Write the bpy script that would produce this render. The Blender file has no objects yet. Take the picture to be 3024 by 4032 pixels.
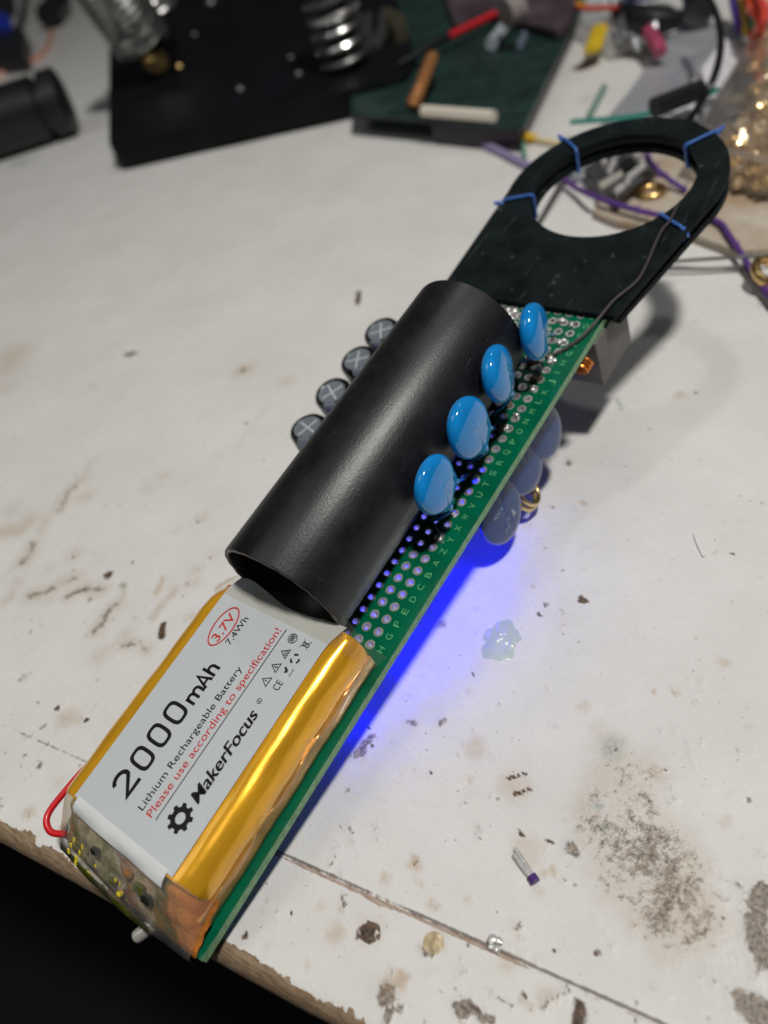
import bpy, bmesh, math, random
import numpy as np
from mathutils import Vector, Matrix
random.seed(7); RNG = np.random.default_rng(7)
S = bpy.context.scene; COL = S.collection

# ------------------------------------------------------------------ camera (1 unit = 1 cm, table top at z = 0)
TILT = math.atan(.2)
RW = np.array([[0.5846, -0.7774, -0.2322], [-0.6463, -0.2732, -0.7125], [0.4905, 0.5666, -0.6621]])
u_, s_, vt_ = np.linalg.svd(RW); RW = u_ @ vt_
CW = np.array([-5.2778, -7.175, 11.8049]); F = 3200.1
cam_d = bpy.data.cameras.new('camera'); cam = bpy.data.objects.new('camera', cam_d); COL.objects.link(cam)
cam_d.sensor_fit = 'VERTICAL'; cam_d.sensor_height = 24; cam_d.sensor_width = 18
cam_d.lens = 24 * F / 4032; cam_d.clip_start = .5; cam_d.clip_end = 600
M = Matrix.Identity(4)
for i in range(3):
    M[i][0] = RW[0][i]; M[i][1] = -RW[1][i]; M[i][2] = -RW[2][i]; M[i][3] = CW[i]
cam.matrix_world = M
cam_d.dof.use_dof = True; cam_d.dof.focus_distance = 12.9
cam_d.dof.aperture_fstop = cam_d.lens * .001 / .20
cam_d.dof.aperture_blades = 0
S.camera = cam
try: S.cycles.transparent_max_bounces = 32; S.cycles.max_bounces = 10
except Exception: pass
S.render.resolution_x = 768; S.render.resolution_y = 1024
S.view_settings.view_transform = 'Standard'; S.view_settings.look = 'None'
S.view_settings.exposure = .10; S.view_settings.gamma = 1; S.view_settings.use_curve_mapping = False

W = bpy.data.worlds.new('World'); S.world = W; W.use_nodes = True
bg = W.node_tree.nodes['Background']; bg.inputs[0].default_value = (.93, .95, 1, 1); bg.inputs[1].default_value = .025

def area(name, direction, dist, size, power, color, target=(3, 0, 0), size_y=None):
    l = bpy.data.lights.new(name, 'AREA'); l.energy = power; l.color = color
    l.shape = 'RECTANGLE'; l.size = size; l.size_y = size_y or size
    o = bpy.data.objects.new(name, l); COL.objects.link(o)
    d = Vector(direction).normalized(); o.location = Vector(target) + d * dist
    o.rotation_euler = d.to_track_quat('Z', 'Y').to_euler()
    return o
area('key_lamp', (-.04, -.34, 1), 110, 9.5, 86000, (1, .974, .925))
area('bench_lamp', (.58, .29, 1), 70, 4, 2600, (1, .97, .93), target=(.8, -4, 0))
area('room_fill', (-.5, .38, 1), 120, 45, 9000, (.95, .97, 1))  # broad soft fill light, added in place of ambient
area('side_lamp', (.62, -1.1, 1), 80, 9, 300, (1, .96, .93))

KZ = 1.0                                              # size factor of the far clutter
def U(px, py, z=0):                                   # point of the world plane z seen at a photo pixel
    d = RW.T @ np.array([(px - 1512) / F, (py - 2016) / F, 1.0]); s = (z * KZ - CW[2]) / d[2]
    return Vector(CW + s * d)
BT = Matrix.Translation((0, 0, 1.5 * math.cos(TILT))) @ Matrix.Rotation(-TILT, 4, 'Y')   # gadget frame -> world
BTI = BT.inverted()
def G(px, py, w=0):                                   # same for a plane of the tilted gadget
    d = Vector(RW.T @ np.array([(px - 1512) / F, (py - 2016) / F, 1.0])); c = BTI @ Vector(CW); d = BTI.to_3x3() @ d
    return c + d * ((w - c.z) / d.z)

# ------------------------------------------------------------------ materials
def nn(nt, t, **kw):
    n = nt.nodes.new(t)
    for k, v in kw.items():
        if k in n.inputs: n.inputs[k].default_value = v
        else: setattr(n, k, v)
    return n
def mat(name, col, rough=.5, metal=0, var=0, vscale=3, bump=0, bscale=20, coat=0, trans=0, ior=1.45, emit=None, es=0,
        alpha=1, rvar=0, sss=0, stretch=(1, 1, 1), col2=None):
    m = bpy.data.materials.new(name); m.use_nodes = True; nt = m.node_tree; p = nt.nodes['Principled BSDF']
    I = p.inputs; I['Base Color'].default_value = (*col, 1); I['Roughness'].default_value = rough; I['Metallic'].default_value = metal
    I['Coat Weight'].default_value = coat; I['Coat Roughness'].default_value = .08
    I['Transmission Weight'].default_value = trans; I['IOR'].default_value = ior; I['Alpha'].default_value = alpha
    if emit: I['Emission Color'].default_value = (*emit, 1); I['Emission Strength'].default_value = es
    tc = nn(nt, 'ShaderNodeTexCoord'); mp = nn(nt, 'ShaderNodeMapping'); mp.inputs['Scale'].default_value = stretch
    nt.links.new(tc.outputs['Object'], mp.inputs[0])
    if var or rvar or col2:
        n = nn(nt, 'ShaderNodeTexNoise', Scale=vscale, Detail=6.0, Roughness=.65); nt.links.new(mp.outputs[0], n.inputs['Vector'])
        if var or col2:
            mx = nn(nt, 'ShaderNodeMix', data_type='RGBA')
            c2 = col2 or tuple(min(1, c * (1 + 1.6 * var)) for c in col); c1 = col if col2 else tuple(c * (1 - var) for c in col)
            mx.inputs[6].default_value = (*c1, 1); mx.inputs[7].default_value = (*c2, 1)
            r = nn(nt, 'ShaderNodeMapRange'); r.inputs[1].default_value = .35; r.inputs[2].default_value = .65
            nt.links.new(n.outputs[0], r.inputs[0]); nt.links.new(r.outputs[0], mx.inputs[0]); nt.links.new(mx.outputs[2], I['Base Color'])
        if rvar:
            r = nn(nt, 'ShaderNodeMapRange'); r.inputs[1].default_value = .3; r.inputs[2].default_value = .7
            r.inputs[3].default_value = max(.02, rough - rvar); r.inputs[4].default_value = rough + rvar
            nt.links.new(n.outputs[0], r.inputs[0]); nt.links.new(r.outputs[0], I['Roughness'])
    if bump:
        n = nn(nt, 'ShaderNodeTexNoise', Scale=bscale, Detail=4.0, Roughness=.6); nt.links.new(mp.outputs[0], n.inputs['Vector'])
        b = nn(nt, 'ShaderNodeBump', Strength=bump, Distance=.02); nt.links.new(n.outputs[0], b.inputs['Height']); nt.links.new(b.outputs[0], I['Normal'])
    return m
def dust(m, col=(.12, .12, .12), scale=9, th=.70, k=.7, st=(1, 1, 1)):
    nt = m.node_tree; p = nt.nodes['Principled BSDF']; bc = p.inputs['Base Color']
    tc = nn(nt, 'ShaderNodeTexCoord'); mp = nn(nt, 'ShaderNodeMapping'); mp.inputs['Scale'].default_value = st; nt.links.new(tc.outputs['Object'], mp.inputs[0])
    n = nn(nt, 'ShaderNodeTexNoise', Scale=float(scale), Detail=2.0); nt.links.new(mp.outputs[0], n.inputs['Vector'])
    r = nn(nt, 'ShaderNodeMapRange'); r.inputs[1].default_value = th; r.inputs[2].default_value = th + .04; r.inputs[4].default_value = k; nt.links.new(n.outputs[0], r.inputs[0])
    mx = nn(nt, 'ShaderNodeMix', data_type='RGBA'); nt.links.new(r.outputs[0], mx.inputs[0]); mx.inputs[7].default_value = (*col, 1)
    if bc.links: nt.links.new(bc.links[0].from_socket, mx.inputs[6])
    else: mx.inputs[6].default_value = bc.default_value
    nt.links.new(mx.outputs[2], bc)
def film(name, tint, opacity, rough=.08, refl=.25, bump=.4, bscale=6):
    m = bpy.data.materials.new(name); m.use_nodes = True; nt = m.node_tree; nt.nodes.clear()
    o = nn(nt, 'ShaderNodeOutputMaterial'); tr = nn(nt, 'ShaderNodeBsdfTransparent'); tr.inputs[0].default_value = (*tint, 1)
    df = nn(nt, 'ShaderNodeBsdfDiffuse'); df.inputs[0].default_value = (.75, .74, .72, 1)
    gl = nn(nt, 'ShaderNodeBsdfGlossy'); gl.inputs[1].default_value = rough; gl.inputs[0].default_value = (1, 1, 1, 1)
    m1 = nn(nt, 'ShaderNodeMixShader'); m1.inputs[0].default_value = opacity
    m2 = nn(nt, 'ShaderNodeMixShader')
    lw = nn(nt, 'ShaderNodeLayerWeight', Blend=.5); pw = nn(nt, 'ShaderNodeMath', operation='POWER'); pw.inputs[1].default_value = 4.0
    mm = nn(nt, 'ShaderNodeMath', operation='MULTIPLY_ADD'); mm.inputs[1].default_value = .55; mm.inputs[2].default_value = .035 + refl * .2
    nt.links.new(lw.outputs['Facing'], pw.inputs[0]); nt.links.new(pw.outputs[0], mm.inputs[0]); nt.links.new(mm.outputs[0], m2.inputs[0])
    nt.links.new(tr.outputs[0], m1.inputs[1]); nt.links.new(df.outputs[0], m1.inputs[2]); nt.links.new(m1.outputs[0], m2.inputs[1]); nt.links.new(gl.outputs[0], m2.inputs[2])
    nt.links.new(m2.outputs[0], o.inputs[0])
    tc = nn(nt, 'ShaderNodeTexCoord'); n = nn(nt, 'ShaderNodeTexNoise', Scale=bscale, Detail=3.0); nt.links.new(tc.outputs['Object'], n.inputs['Vector'])
    b = nn(nt, 'ShaderNodeBump', Strength=bump, Distance=.05); nt.links.new(n.outputs[0], b.inputs['Height']); nt.links.new(b.outputs[0], gl.inputs['Normal']); return m

# ------------------------------------------------------------------ mesh helpers
def tag(o, label=None, cat=None, group=None, kind=None):
    if label: o['label'] = label
    if cat: o['category'] = cat
    if group: o['group'] = group
    if kind: o['kind'] = kind
    return o
def empty(name, loc=(0, 0, 0), rz=0, matrix=None):
    o = bpy.data.objects.new(name, None); COL.objects.link(o); o.empty_display_size = .3
    if matrix is not None: o.matrix_world = matrix
    else: o.location = loc; o.rotation_euler = (0, 0, rz)
    return o
class MB:
    def __init__(s): s.v = []; s.f = []; s.m = []; s.mi = 0
    def add(s, vs, fs):
        b = len(s.v); s.v += [tuple(map(float, v)) for v in vs]; s.f += [[b + i for i in f] for f in fs]; s.m += [s.mi] * len(fs); return s
    def build(s, name, mats, parent=None, smooth=True, bevel=0, angle=40):
        me = bpy.data.meshes.new(name); me.from_pydata(s.v, [], s.f)
        if not isinstance(mats, (list, tuple)): mats = [mats]
        for m in mats: me.materials.append(m)
        me.polygons.foreach_set('material_index', s.m)
        bm = bmesh.new(); bm.from_mesh(me); 
        if len(bm.verts) < 30000: bmesh.ops.remove_doubles(bm, verts=bm.verts, dist=1e-5)
        if bevel: 
            es = [e for e in bm.edges if len(e.link_faces) == 2 and e.calc_face_angle(0) > math.radians(35)]
            bmesh.ops.bevel(bm, geom=es, offset=bevel, segments=3, affect='EDGES', profile=.5, clamp_overlap=True)
        bmesh.ops.recalc_face_normals(bm, faces=bm.faces)
        if smooth:
            for f in bm.faces: f.smooth = True
            for e in bm.edges:
                if len(e.link_faces) == 2 and e.calc_face_angle(0) > math.radians(angle): e.smooth = False
        bm.to_mesh(me); bm.free()
        o = bpy.data.objects.new(name, me); COL.objects.link(o)
        if parent: o.parent = parent
        return o
    def box(s, x0, x1, y0, y1, z0, z1, mtx=None):
        v = [Vector((x, y, z)) for z in (z0, z1) for y in (y0, y1) for x in (x0, x1)]
        if mtx: v = [mtx @ p for p in v]
        return s.add(v, [(0, 2, 3, 1), (4, 5, 7, 6), (0, 1, 5, 4), (2, 6, 7, 3), (0, 4, 6, 2), (1, 3, 7, 5)])
    def tube(s, pts, r, n=10, cap=True, flat=1.0):
        pts = [Vector(p) for p in pts]; k = len(pts); rs = [q * KZ for q in (r if isinstance(r, (list, tuple)) else [r] * k)]
        t0 = (pts[1] - pts[0]).normalized(); up = Vector((0, 0, 1)) if abs(t0.z) < .9 else Vector((1, 0, 0))
        nrm = t0.cross(up).normalized(); vs = []
        for i, p in enumerate(pts):
            t = (pts[min(i + 1, k - 1)] - pts[max(i - 1, 0)]).normalized()
            nrm = (nrm - t * nrm.dot(t)).normalized(); bn = t.cross(nrm)
            for j in range(n):
                a = 2 * math.pi * j / n; vs.append(p + nrm * (math.cos(a) * rs[i]) + bn * (math.sin(a) * rs[i] * flat))
        fs = [(i * n + j, i * n + (j + 1) % n, (i + 1) * n + (j + 1) % n, (i + 1) * n + j) for i in range(k - 1) for j in range(n)]
        if cap: fs += [tuple(range(n))[::-1], tuple((k - 1) * n + j for j in range(n))]
        return s.add(vs, fs)
    def lathe(s, prof, n=32, mtx=None, closed=False):            # prof [(r,z)]
        k = len(prof); vs = []
        for r, z in [(a * KZ, b * KZ) for a, b in prof]:
            for j in range(n):
                a = 2 * math.pi * j / n; p = Vector((r * math.cos(a), r * math.sin(a), z)); vs.append(mtx @ p if mtx else p)
        rng = range(k if closed else k - 1)
        fs = [(i * n + j, i * n + (j + 1) % n, ((i + 1) % k) * n + (j + 1) % n, ((i + 1) % k) * n + j) for i in rng for j in range(n)]
        if not closed:
            if prof[0][0] > 1e-4: fs.append(tuple(range(n))[::-1])
            if prof[-1][0] > 1e-4: fs.append(tuple((k - 1) * n + j for j in range(n)))
        return s.add(vs, fs)
    def prism(s, poly, z0, z1):
        n = len(poly); vs = [(p[0], p[1], z0) for p in poly] + [(p[0], p[1], z1) for p in poly]
        return s.add(vs, [tuple(range(n))[::-1], tuple(range(n, 2 * n))] + [(i, (i + 1) % n, n + (i + 1) % n, n + i) for i in range(n)])
    def grid(s, P):                                        # P[i][j] points
        a, b = len(P), len(P[0]); return s.add([p for r in P for p in r], [(i * b + j, i * b + j + 1, (i + 1) * b + j + 1, (i + 1) * b + j) for i in range(a - 1) for j in range(b - 1)])
def smooth_path(pts, n=8):
    pts = [Vector(p) for p in pts]; out = []
    P = [pts[0] * 2 - pts[1]] + pts + [pts[-1] * 2 - pts[-2]]
    for i in range(1, len(P) - 2):
        for k in range(n):
            t = k / n; a, b, c, d = P[i - 1], P[i], P[i + 1], P[i + 2]
            out.append(.5 * ((2 * b) + (c - a) * t + (2 * a - 5 * b + 4 * c - d) * t * t + (3 * b - a - 3 * c + d) * t ** 3))
    out.append(pts[-1]); return out
def align(p, direction, roll=0):
    return Matrix.Translation(p) @ Vector(direction).to_track_quat('Z', 'Y').to_matrix().to_4x4() @ Matrix.Rotation(roll, 4, 'Z')
def sphere(mb, c, r, n=12, sx=1, sy=1, sz=1, jitter=0):
    P = []
    for i in range(n // 2 + 1):
        a = math.pi * i / (n // 2); row = []
        for j in range(n + 1):
            b = 2 * math.pi * (j % n) / n; k = 1 + jitter * math.sin(3.1 * b + 5 * a + c[0] * 9)
            row.append((c[0] + r * sx * math.sin(a) * math.cos(b) * k, c[1] + r * sy * math.sin(a) * math.sin(b) * k, c[2] + r * sz * math.cos(a)))
        P.append(row)
    mb.grid(P)
def noise2(x, y, scale, seed=0, octaves=4):
    r = np.random.default_rng(seed); tot = np.zeros_like(x); amp = 1; nrm = 0
    for o in range(octaves):
        g = r.random((256, 256)); X = x * scale * 2 ** o + 37.7 * o + 500; Y = y * scale * 2 ** o + 91.3 * o + 500
        xi = np.floor(X).astype(int); yi = np.floor(Y).astype(int); fx = X - xi; fy = Y - yi
        fx = fx * fx * (3 - 2 * fx); fy = fy * fy * (3 - 2 * fy); a = g[xi % 256, yi % 256]; b = g[(xi + 1) % 256, yi % 256]
        c = g[xi % 256, (yi + 1) % 256]; d = g[(xi + 1) % 256, (yi + 1) % 256]
        tot += amp * ((a * (1 - fx) + b * fx) * (1 - fy) + (c * (1 - fx) + d * fx) * fy); nrm += amp; amp *= .55
    return tot / nrm

# ------------------------------------------------------------------ floor and table
m_floor = mat('dark_floor_material', (.006, .006, .010), .8, var=.3, vscale=.05)
fl = MB().box(-200, 120, -200, 240, -76, -75).build('floor', m_floor); tag(fl, kind='structure')

# the table: edge runs along x = -5.293 - .169 y ; local axes: t into the table, s along the edge
EN = np.array([1, .1707]) / math.hypot(1, .1707); ES = np.array([-.1707, 1]) / math.hypot(1, .1707); E0 = np.array([-5.165, 0])
def graded(a, b, lo, hi, d0, grow, dmax):
    out = list(np.arange(lo, hi, d0)); d = d0; x = hi
    while x < b: out.append(x); d = min(d * grow, dmax); x += d
    out.append(b); d = d0; x = lo; left = []
    while x > a: d = min(d * grow, dmax); x -= d; left.append(x)
    return np.array(sorted(left + out))
ts = graded(0.30, 110, .30, 13, .055, 1.035, .8)
ss = graded(-30, 190, -8.5, 8.0, .055, 1.03, .8)
prof = [(.12, -.55), (.04, -.52), (0.0, -.44), (.0, -.30), (.03, -.2), (.07, -.11), (.13, -.05), (.20, -.015)]
tt = np.array([p[0] for p in prof] + list(ts)); zz = np.array([p[1] for p in prof] + [0] * len(ts))
TT, SS = np.meshgrid(tt, ss, indexing='ij'); ZZ = np.repeat(zz[:, None], len(ss), 1)
XX = E0[0] + EN[0] * TT + ES[0] * SS; YY = E0[1] + EN[1] * TT + ES[1] * SS
n1 = noise2(XX, YY, 1.3, 1); n2 = noise2(XX, YY, 5.0, 2); n3 = noise2(XX, YY, 14.0, 3, 2)
wx = XX + .16 * (n2 - .5) + .10 * (n3 - .5); wy = YY + .16 * (noise2(XX, YY, 5, 12) - .5) + .10 * (noise2(XX, YY, 14, 13, 2) - .5)
crust = np.zeros_like(XX); tan = np.zeros_like(XX); dark = np.zeros_like(XX); green = np.zeros_like(XX)
def capsule(arr, pts, wpx, k=1.0, soft=.5, warp=1):
    W_ = [U(*p) for p in pts]; sc = (U(pts[0][0] + 50, pts[0][1]) - W_[0]).length / 50
    r = wpx * sc; d = np.full_like(XX, 1e9); X = wx if warp else XX; Y = wy if warp else YY
    if arr is dark: X = XX + .5 * (wx - XX); Y = YY + .5 * (wy - YY); soft = max(soft, .6)
    if len(W_) == 1: W_ = W_ * 2
    for a, b in zip(W_, W_[1:]):
        dx, dy = b.x - a.x, b.y - a.y; L = dx * dx + dy * dy + 1e-9
        t = np.clip(((X - a.x) * dx + (Y - a.y) * dy) / L, 0, 1); d = np.minimum(d, np.hypot(X - a.x - t * dx, Y - a.y - t * dy))
    v = np.clip((r * (1 + soft) - d) / (2 * soft * r + .02), 0, 1) * k; np.maximum(arr, v, out=arr)
def zB(p): return (1500 + p[0] * .9186, 2500 + p[1] * .9186)
def z5(p): return (100 + p[0] * .9645, 2200 + p[1] * .9645)
def z8(p): return (p[0] * .663, 1500 + p[1] * .663)
def zc(p): return (p[0] * .904, 2700 + p[1] * .904)
def c(arr, f, pts, w, k=1, soft=.5): capsule(arr, [f(p) for p in pts], w, k, soft)
# the big worn patch
poly = [U(*zB(p)) for p in [(920,400),(1000,420),(1100,520),(1180,500),(1240,600),(1220,700),(1300,800),(1350,880),(1430,1000),(1430,1080),(1500,1250),(1440,1330),(1350,1400),(1220,1400),(1100,1290),(990,1190),(910,1120),(880,950),(830,880),(815,740),(870,590),(930,520)]]
inside = np.zeros(XX.shape, bool); dist = np.full_like(XX, 1e9)
for i in range(len(poly)):
    a, b = poly[i], poly[(i + 1) % len(poly)]; dx, dy = b.x - a.x, b.y - a.y
    t = np.clip(((wx - a.x) * dx + (wy - a.y) * dy) / (dx * dx + dy * dy), 0, 1); dist = np.minimum(dist, np.hypot(wx - a.x - t * dx, wy - a.y - t * dy))
    cr = ((a.y > wy) != (b.y > wy)) & (wx < (b.x - a.x) * (wy - a.y) / ((b.y - a.y) or 1e-9) + a.x); inside ^= cr
sd = np.where(inside, dist, -dist); patch = np.clip(.5 + (sd + .25 * (n1 - .5)) / .34, 0, 1)
pd = U(*zB((1250, 1250))); q = np.clip(1.05 - .22 * np.hypot(XX - pd.x, YY - pd.y), .45, 1)
crust = np.maximum(crust, patch * (.50 + .55 * (noise2(XX, YY, 1.6, 21) - .3)) * (.75 + .35 * q)); tan = np.maximum(tan, patch * (.25 + .9 * np.clip(noise2(XX, YY, 1.1, 77, 3) - .4, 0, 1)))
for pts, w, k in [([(1640,1100),(1600,1250),(1659,1400)],60,.95),([(1590,1600),(1659,1660)],75,.95),([(1430,1480),(1560,1560)],26,.6),([(1480,1050),(1600,1120)],24,.6),([(1400,1100),(1500,1150),(1659,1170)],20,.7),([(1590,1180),(1620,1480)],22,.7),([(1180,560),(1250,700)],30,.55),
    ([(830,920)],42,.9),([(785,1060)],18,.9),([(130,370)],30,.75),([(255,370)],22,.8),([(750,385)],20,.8),([(590,1250)],32,.8),([(350,1440)],30,.6),([(600,1380)],20,.7),
    ([(805,1350)],20,.6),([(935,1300)],15,.6),([(700,1600),(780,1520)],20,.8),([(20,1540)],55,.8),([(330,1600),(400,1600),(460,1650)],30,1),([(500,1560),(560,1600)],14,.7),([(880,1200),(960,1290)],10,.5),([(1150,1500),(1230,1560)],14,.6),([(80,1600),(20,1640)],30,.9),([(1430,1340)],34,.7),([(1430,1440),(1360,1480)],22,.6),
    ([(1190,1520)],18,.6),([(1510,1540)],10,.7),([(1260,235)],22,.7),([(1380,180),(1370,250)],12,.6),([(1300,460),(1350,570)],12,.6),([(1410,655)],26,.6),([(1515,690)],20,.5),
    ([(1170,560)],35,.6),([(675,1400)],20,.8),([(470,680)],12,.7),([(540,1340)],16,.6),([(1640,950)],30,.6),([(380,700)],40,.42),([(230,240),(300,225)],16,.45),([(660,200)],20,.4),([(585,258)],14,.5),([(180,135)],16,.6),([(90,275)],10,.8),
    ([(800,1320),(830,1350)],8,.6),([(240,1440),(200,1460)],12,.6),([(1380,1380),(1530,1390)],12,.5),([(680,660)],10,.4),([(1590,510)],14,.5)]: c(crust, zB, pts, w, k)
for pts, w, k in [([(548,618),(622,594)],9,1),([(565,682),(638,660)],9,1),([(700,886),(740,886)],9,.9),([(290,1168)],5,1),([(655,1170)],5,1),([(1080,1140)],11,1),([(1150,1192)],6,1),
    ([(207,590)],8,1),([(205,560),(208,640)],3,.8),([(330,1600),(400,1590),(460,1640)],9,.8),([(250,1525),(320,1520),(345,1560)],6,.8),([(780,1490),(840,1570)],5,.9),([(850,1590),(850,1668)],24,1),
    ([(1630,803)],5,.9),([(390,1150),(440,1100)],3,.7),([(390,600)],6,.6),([(610,1065)],8,.7),([(480,1320)],9,.8),([(130,1290)],9,.7),([(990,1030)],8,.9),([(905,350)],7,.5),([(1080,380)],5,.5),([(780,800)],6,.8),([(480,1340)],8,.8)]: c(dark, zB, pts, w, k, .35)
for pts, w, k in [([(570,645)],62,.45),([(740,1012)],16,.8),([(145,980)],22,.8),([(20,1045)],22,.6),([(225,1155)],20,.7),([(410,485)],42,.45),([(225,1320)],38,.95),([(80,1470),(30,1520)],34,.8),([(620,930)],70,.4),([(680,1090)],26,.35),
    ([(1470,115)],28,.5),([(1100,1240),(1300,1100)],40,.4),([(160,1060)],14,.6),([(1170,590)],36,.6),([(1480,800)],30,.35),([(560,450)],10,.4),([(710,1550)],50,.4),([(640,1600),(600,1570)],14,.7),([(540,1400)],30,.4)]: c(tan, zB, pts, w, k, .4)
for pts, w, k in [([(410,825)],10,.9),([(940,740)],20,.7),([(960,830)],24,.6),([(1000,480)],50,.45),([(1580,310)],8,.5),([(1570,400)],16,.3)]: c(green, zB, pts, w, k, .5)
for pts, w, k in [([(1290,1390),(1300,1420)],22,.8),([(1285,1480)],14,.7),([(1320,1080),(1335,1170)],15,.7),([(1432,1070),(1432,1160)],14,.6),([(1400,740),(1360,800)],34,.85),([(1580,670)],30,.75),([(1590,1250)],24,.6),([(1000,1580)],18,.6),
    ([(1270,1180),(1230,1290)],14,.6),([(1600,880)],12,.5),([(1545,580)],12,.7),([(1240,880)],9,.7),([(1200,985)],9,.7),([(1280,1300)],26,.5),([(1490,1350)],22,.5),([(1100,1300),(1160,1330)],12,.5),([(1650,1600)],36,.9),([(1100,1130)],30,.4)]: c(crust, z5, pts, w, k)
for pts, w, k in [([(1560,1710)],8,.8),([(1420,760)],12,.8)]: c(dark, z5, pts, w, k, .3)
for pts, w, k in [([(1270,1530)],32,.6),([(1200,1420)],20,.4),([(1410,1520)],50,.3)]: c(tan, z5, pts, w, k, .4)
for pts, w, k in [([(560,470),(490,580)],8,.5),([(480,590),(400,670),(355,765)],14,.85),([(290,800),(245,900)],11,.7),([(205,965),(140,1080)],14,1),([(105,1190),(90,1230)],10,.6),([(70,1280),(30,1320)],10,.8),([(175,1275),(240,1270),(320,1230)],13,1),([(290,1300)],12,.6),
    ([(375,1200),(455,1170)],15,.8),([(410,1280),(500,1240),(615,1240)],14,1),([(735,1215),(725,1310),(700,1370)],5,.9),([(690,1330),(640,1380),(570,1490)],14,1),([(440,1030)],16,.6),([(985,560)],14,.6),([(885,640)],12,.45),([(1200,810)],13,.6),([(300,1110)],11,.4),
    ([(740,1520)],16,.6),([(735,1575),(790,1560)],13,.95),([(800,1560),(880,1610)],12,.8),([(600,1630)],20,.7),([(1170,1125)],12,.8),([(1165,1200)],13,.8),([(1140,1400)],12,.8),([(20,40)],16,.7),([(1080,878),(1040,890)],6,.5),([(640,1590),(700,1560)],9,.7),([(1280,1030)],13,.5),([(255,830)],18,.4)]: c(crust, z8, pts, w * 1.45, k * .74, .7); c(tan, z8, pts, w * 2.0, k * .45, .8)
for pts, w, k in [([(965,1450),(960,1520)],14,1),([(980,1440)],9,1),([(850,1,)],1,0)]: c(dark, z8, pts, w, k, .5)
for pts, w, k in [([(0,900),(110,880),(170,830)],34,.55),([(500,690)],32,.4),([(965,1170),(930,1260)],13,.7),([(1040,1240),(980,1310),(910,1400)],16,.6),([(800,1410)],13,.6),([(1110,1210)],16,.5),([(1290,445)],16,.25),([(1430,480)],10,.3),([(715,740)],10,.35),([(1280,1030)],14,.4),([(60,770)],40,.2)]: c(tan, z8, pts, w, k, .6)
for pts, w, k in [([(710,110)],10,.4),([(545,30)],16,.3),([(730,1220)],12,.6)]: c(green, z8, pts, w, k, .5)
for pts, w, k in [([(130,550)],24,.6),([(290,140)],38,.5),([(340,150)],20,.5),([(260,420)],30,.25)]: c(tan, zc, pts, w, k, .5)
for pts, w, k in [([(105,305)],14,.7),([(10,530)],14,.9),([(0,410),(20,400)],8,.5),([(115,225)],16,.7),([(290,150)],16,.4),([(60,470)],4,.6),([(0,590)],8,.7)]: c(crust, zc, pts, w, k, .5)
I1 = lambda p: p
h0 = U(*z5((1408, 1524))); hd = np.hypot(XX - h0.x + .03 * (n3 - .5), YY - h0.y); hv = np.clip((.165 - hd) / .03, 0, 1); hf = np.clip((.045 - np.hypot(XX - h0.x - .03, YY - h0.y + .07)) / .02, 0, 1); dark = np.maximum(dark, hv * (1 - hf))
for pts, w, k in [([(1413,1150),(1408,1195)],9,1),([(500,1398),(530,1390)],14,.8),([(957,1458)],10,1),([(2130,1345)],1,0)]: c(dark, I1, pts, w, k, .6)
for pts, w, k in [([(50,1400),(20,1450)],50,.5),([(957,1458)],30,.7),([(984,648)],12,.3),([(930,1760),(1050,1600)],10,.2),([(1130,1500)],30,.3),([(2300,400)],22,.8),([(2330,3560)],1,0)]: c(tan, I1, pts, w, k, .8)
for pts, w, k in [([(450,1380)],40,.35),([(1005,1290)],22,.2),([(2925,1355)],22,.6),([(2960,1400)],12,.6),([(2435,1590)],10,.5),([(2780,1500)],14,.35),([(2640,1950)],16,.5),([(2620,1855)],10,.3),([(2250,2010)],20,.5),([(2175,2000)],14,.9),([(2095,2080)],26,.5),([(2150,2110)],16,.5),([(2180,2065)],14,.6),([(2185,2140)],12,.6),
    ([(2280,2160),(2340,2150)],12,.5),([(2230,2180)],16,.4),([(2300,2240)],12,.6),([(2440,2080)],10,.35),([(2560,2170)],12,.4),([(2210,1830)],8,.4),([(1120,1640)],22,.4),([(740,1900)],14,.3),([(2720,1730)],10,.3),([(2580,1220)],10,.4),([(1800,2470),(1850,2465)],12,.5),([(2230,2380),(2200,2500),(2260,2430)],24,.45)]: c(crust, I1, pts, w, k, .7)
for pts, w, k in [([(2430,1570),(2450,1610)],8,.8),([(2620,1370)],8,.6),([(80,640)],18,1),([(2300,258)],1,0)]: c(green, I1, pts, w, k, .8)
c(dark, I1, [(2300,258),(2315,250)], 38, 1, .5)
c(tan, I1, [(60,275),(190,190),(200,130)], 10, .0)
# random small flecks and paint chips along the edge
for i in range(420):
    s0 = RNG.uniform(-9, 9); t0 = abs(RNG.normal(0, 6)) + .1; p = E0 + EN * t0 + ES * s0; r = RNG.uniform(.015, .06) * (1 + (RNG.random() < .08) * 1.6)
    i0 = np.searchsorted(tt, t0 - .3); i1 = np.searchsorted(tt, t0 + .3); j0 = np.searchsorted(ss, s0 - .3); j1 = np.searchsorted(ss, s0 + .3)
    i0 = max(i0, 8); a = (slice(i0, max(i1, i0 + 1)), slice(j0, j1)); d = np.hypot(wx[a] - p[0], wy[a] - p[1])
    arr = [crust, crust, tan, dark][RNG.integers(4)]; arr[a] = np.maximum(arr[a], np.clip((r * 1.5 - d) / r, 0, 1) * RNG.uniform(.35, .85))
chip = .12 + .20 * np.clip(noise2(np.abs(SS) * 0 + SS, SS * 0, .55, 31) - .38, 0, 1) * 2 + .22 * (noise2(XX, YY, 3, 32) - .5) + .12 * (n3 - .5)
chip += .08 * np.exp(-((SS - 4.4) / 1.0) ** 2) + .20 * np.exp(-((SS + 3.6) / .5) ** 2)
wood = np.clip(.5 + (chip - TT) / .06, 0, 1)
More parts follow.
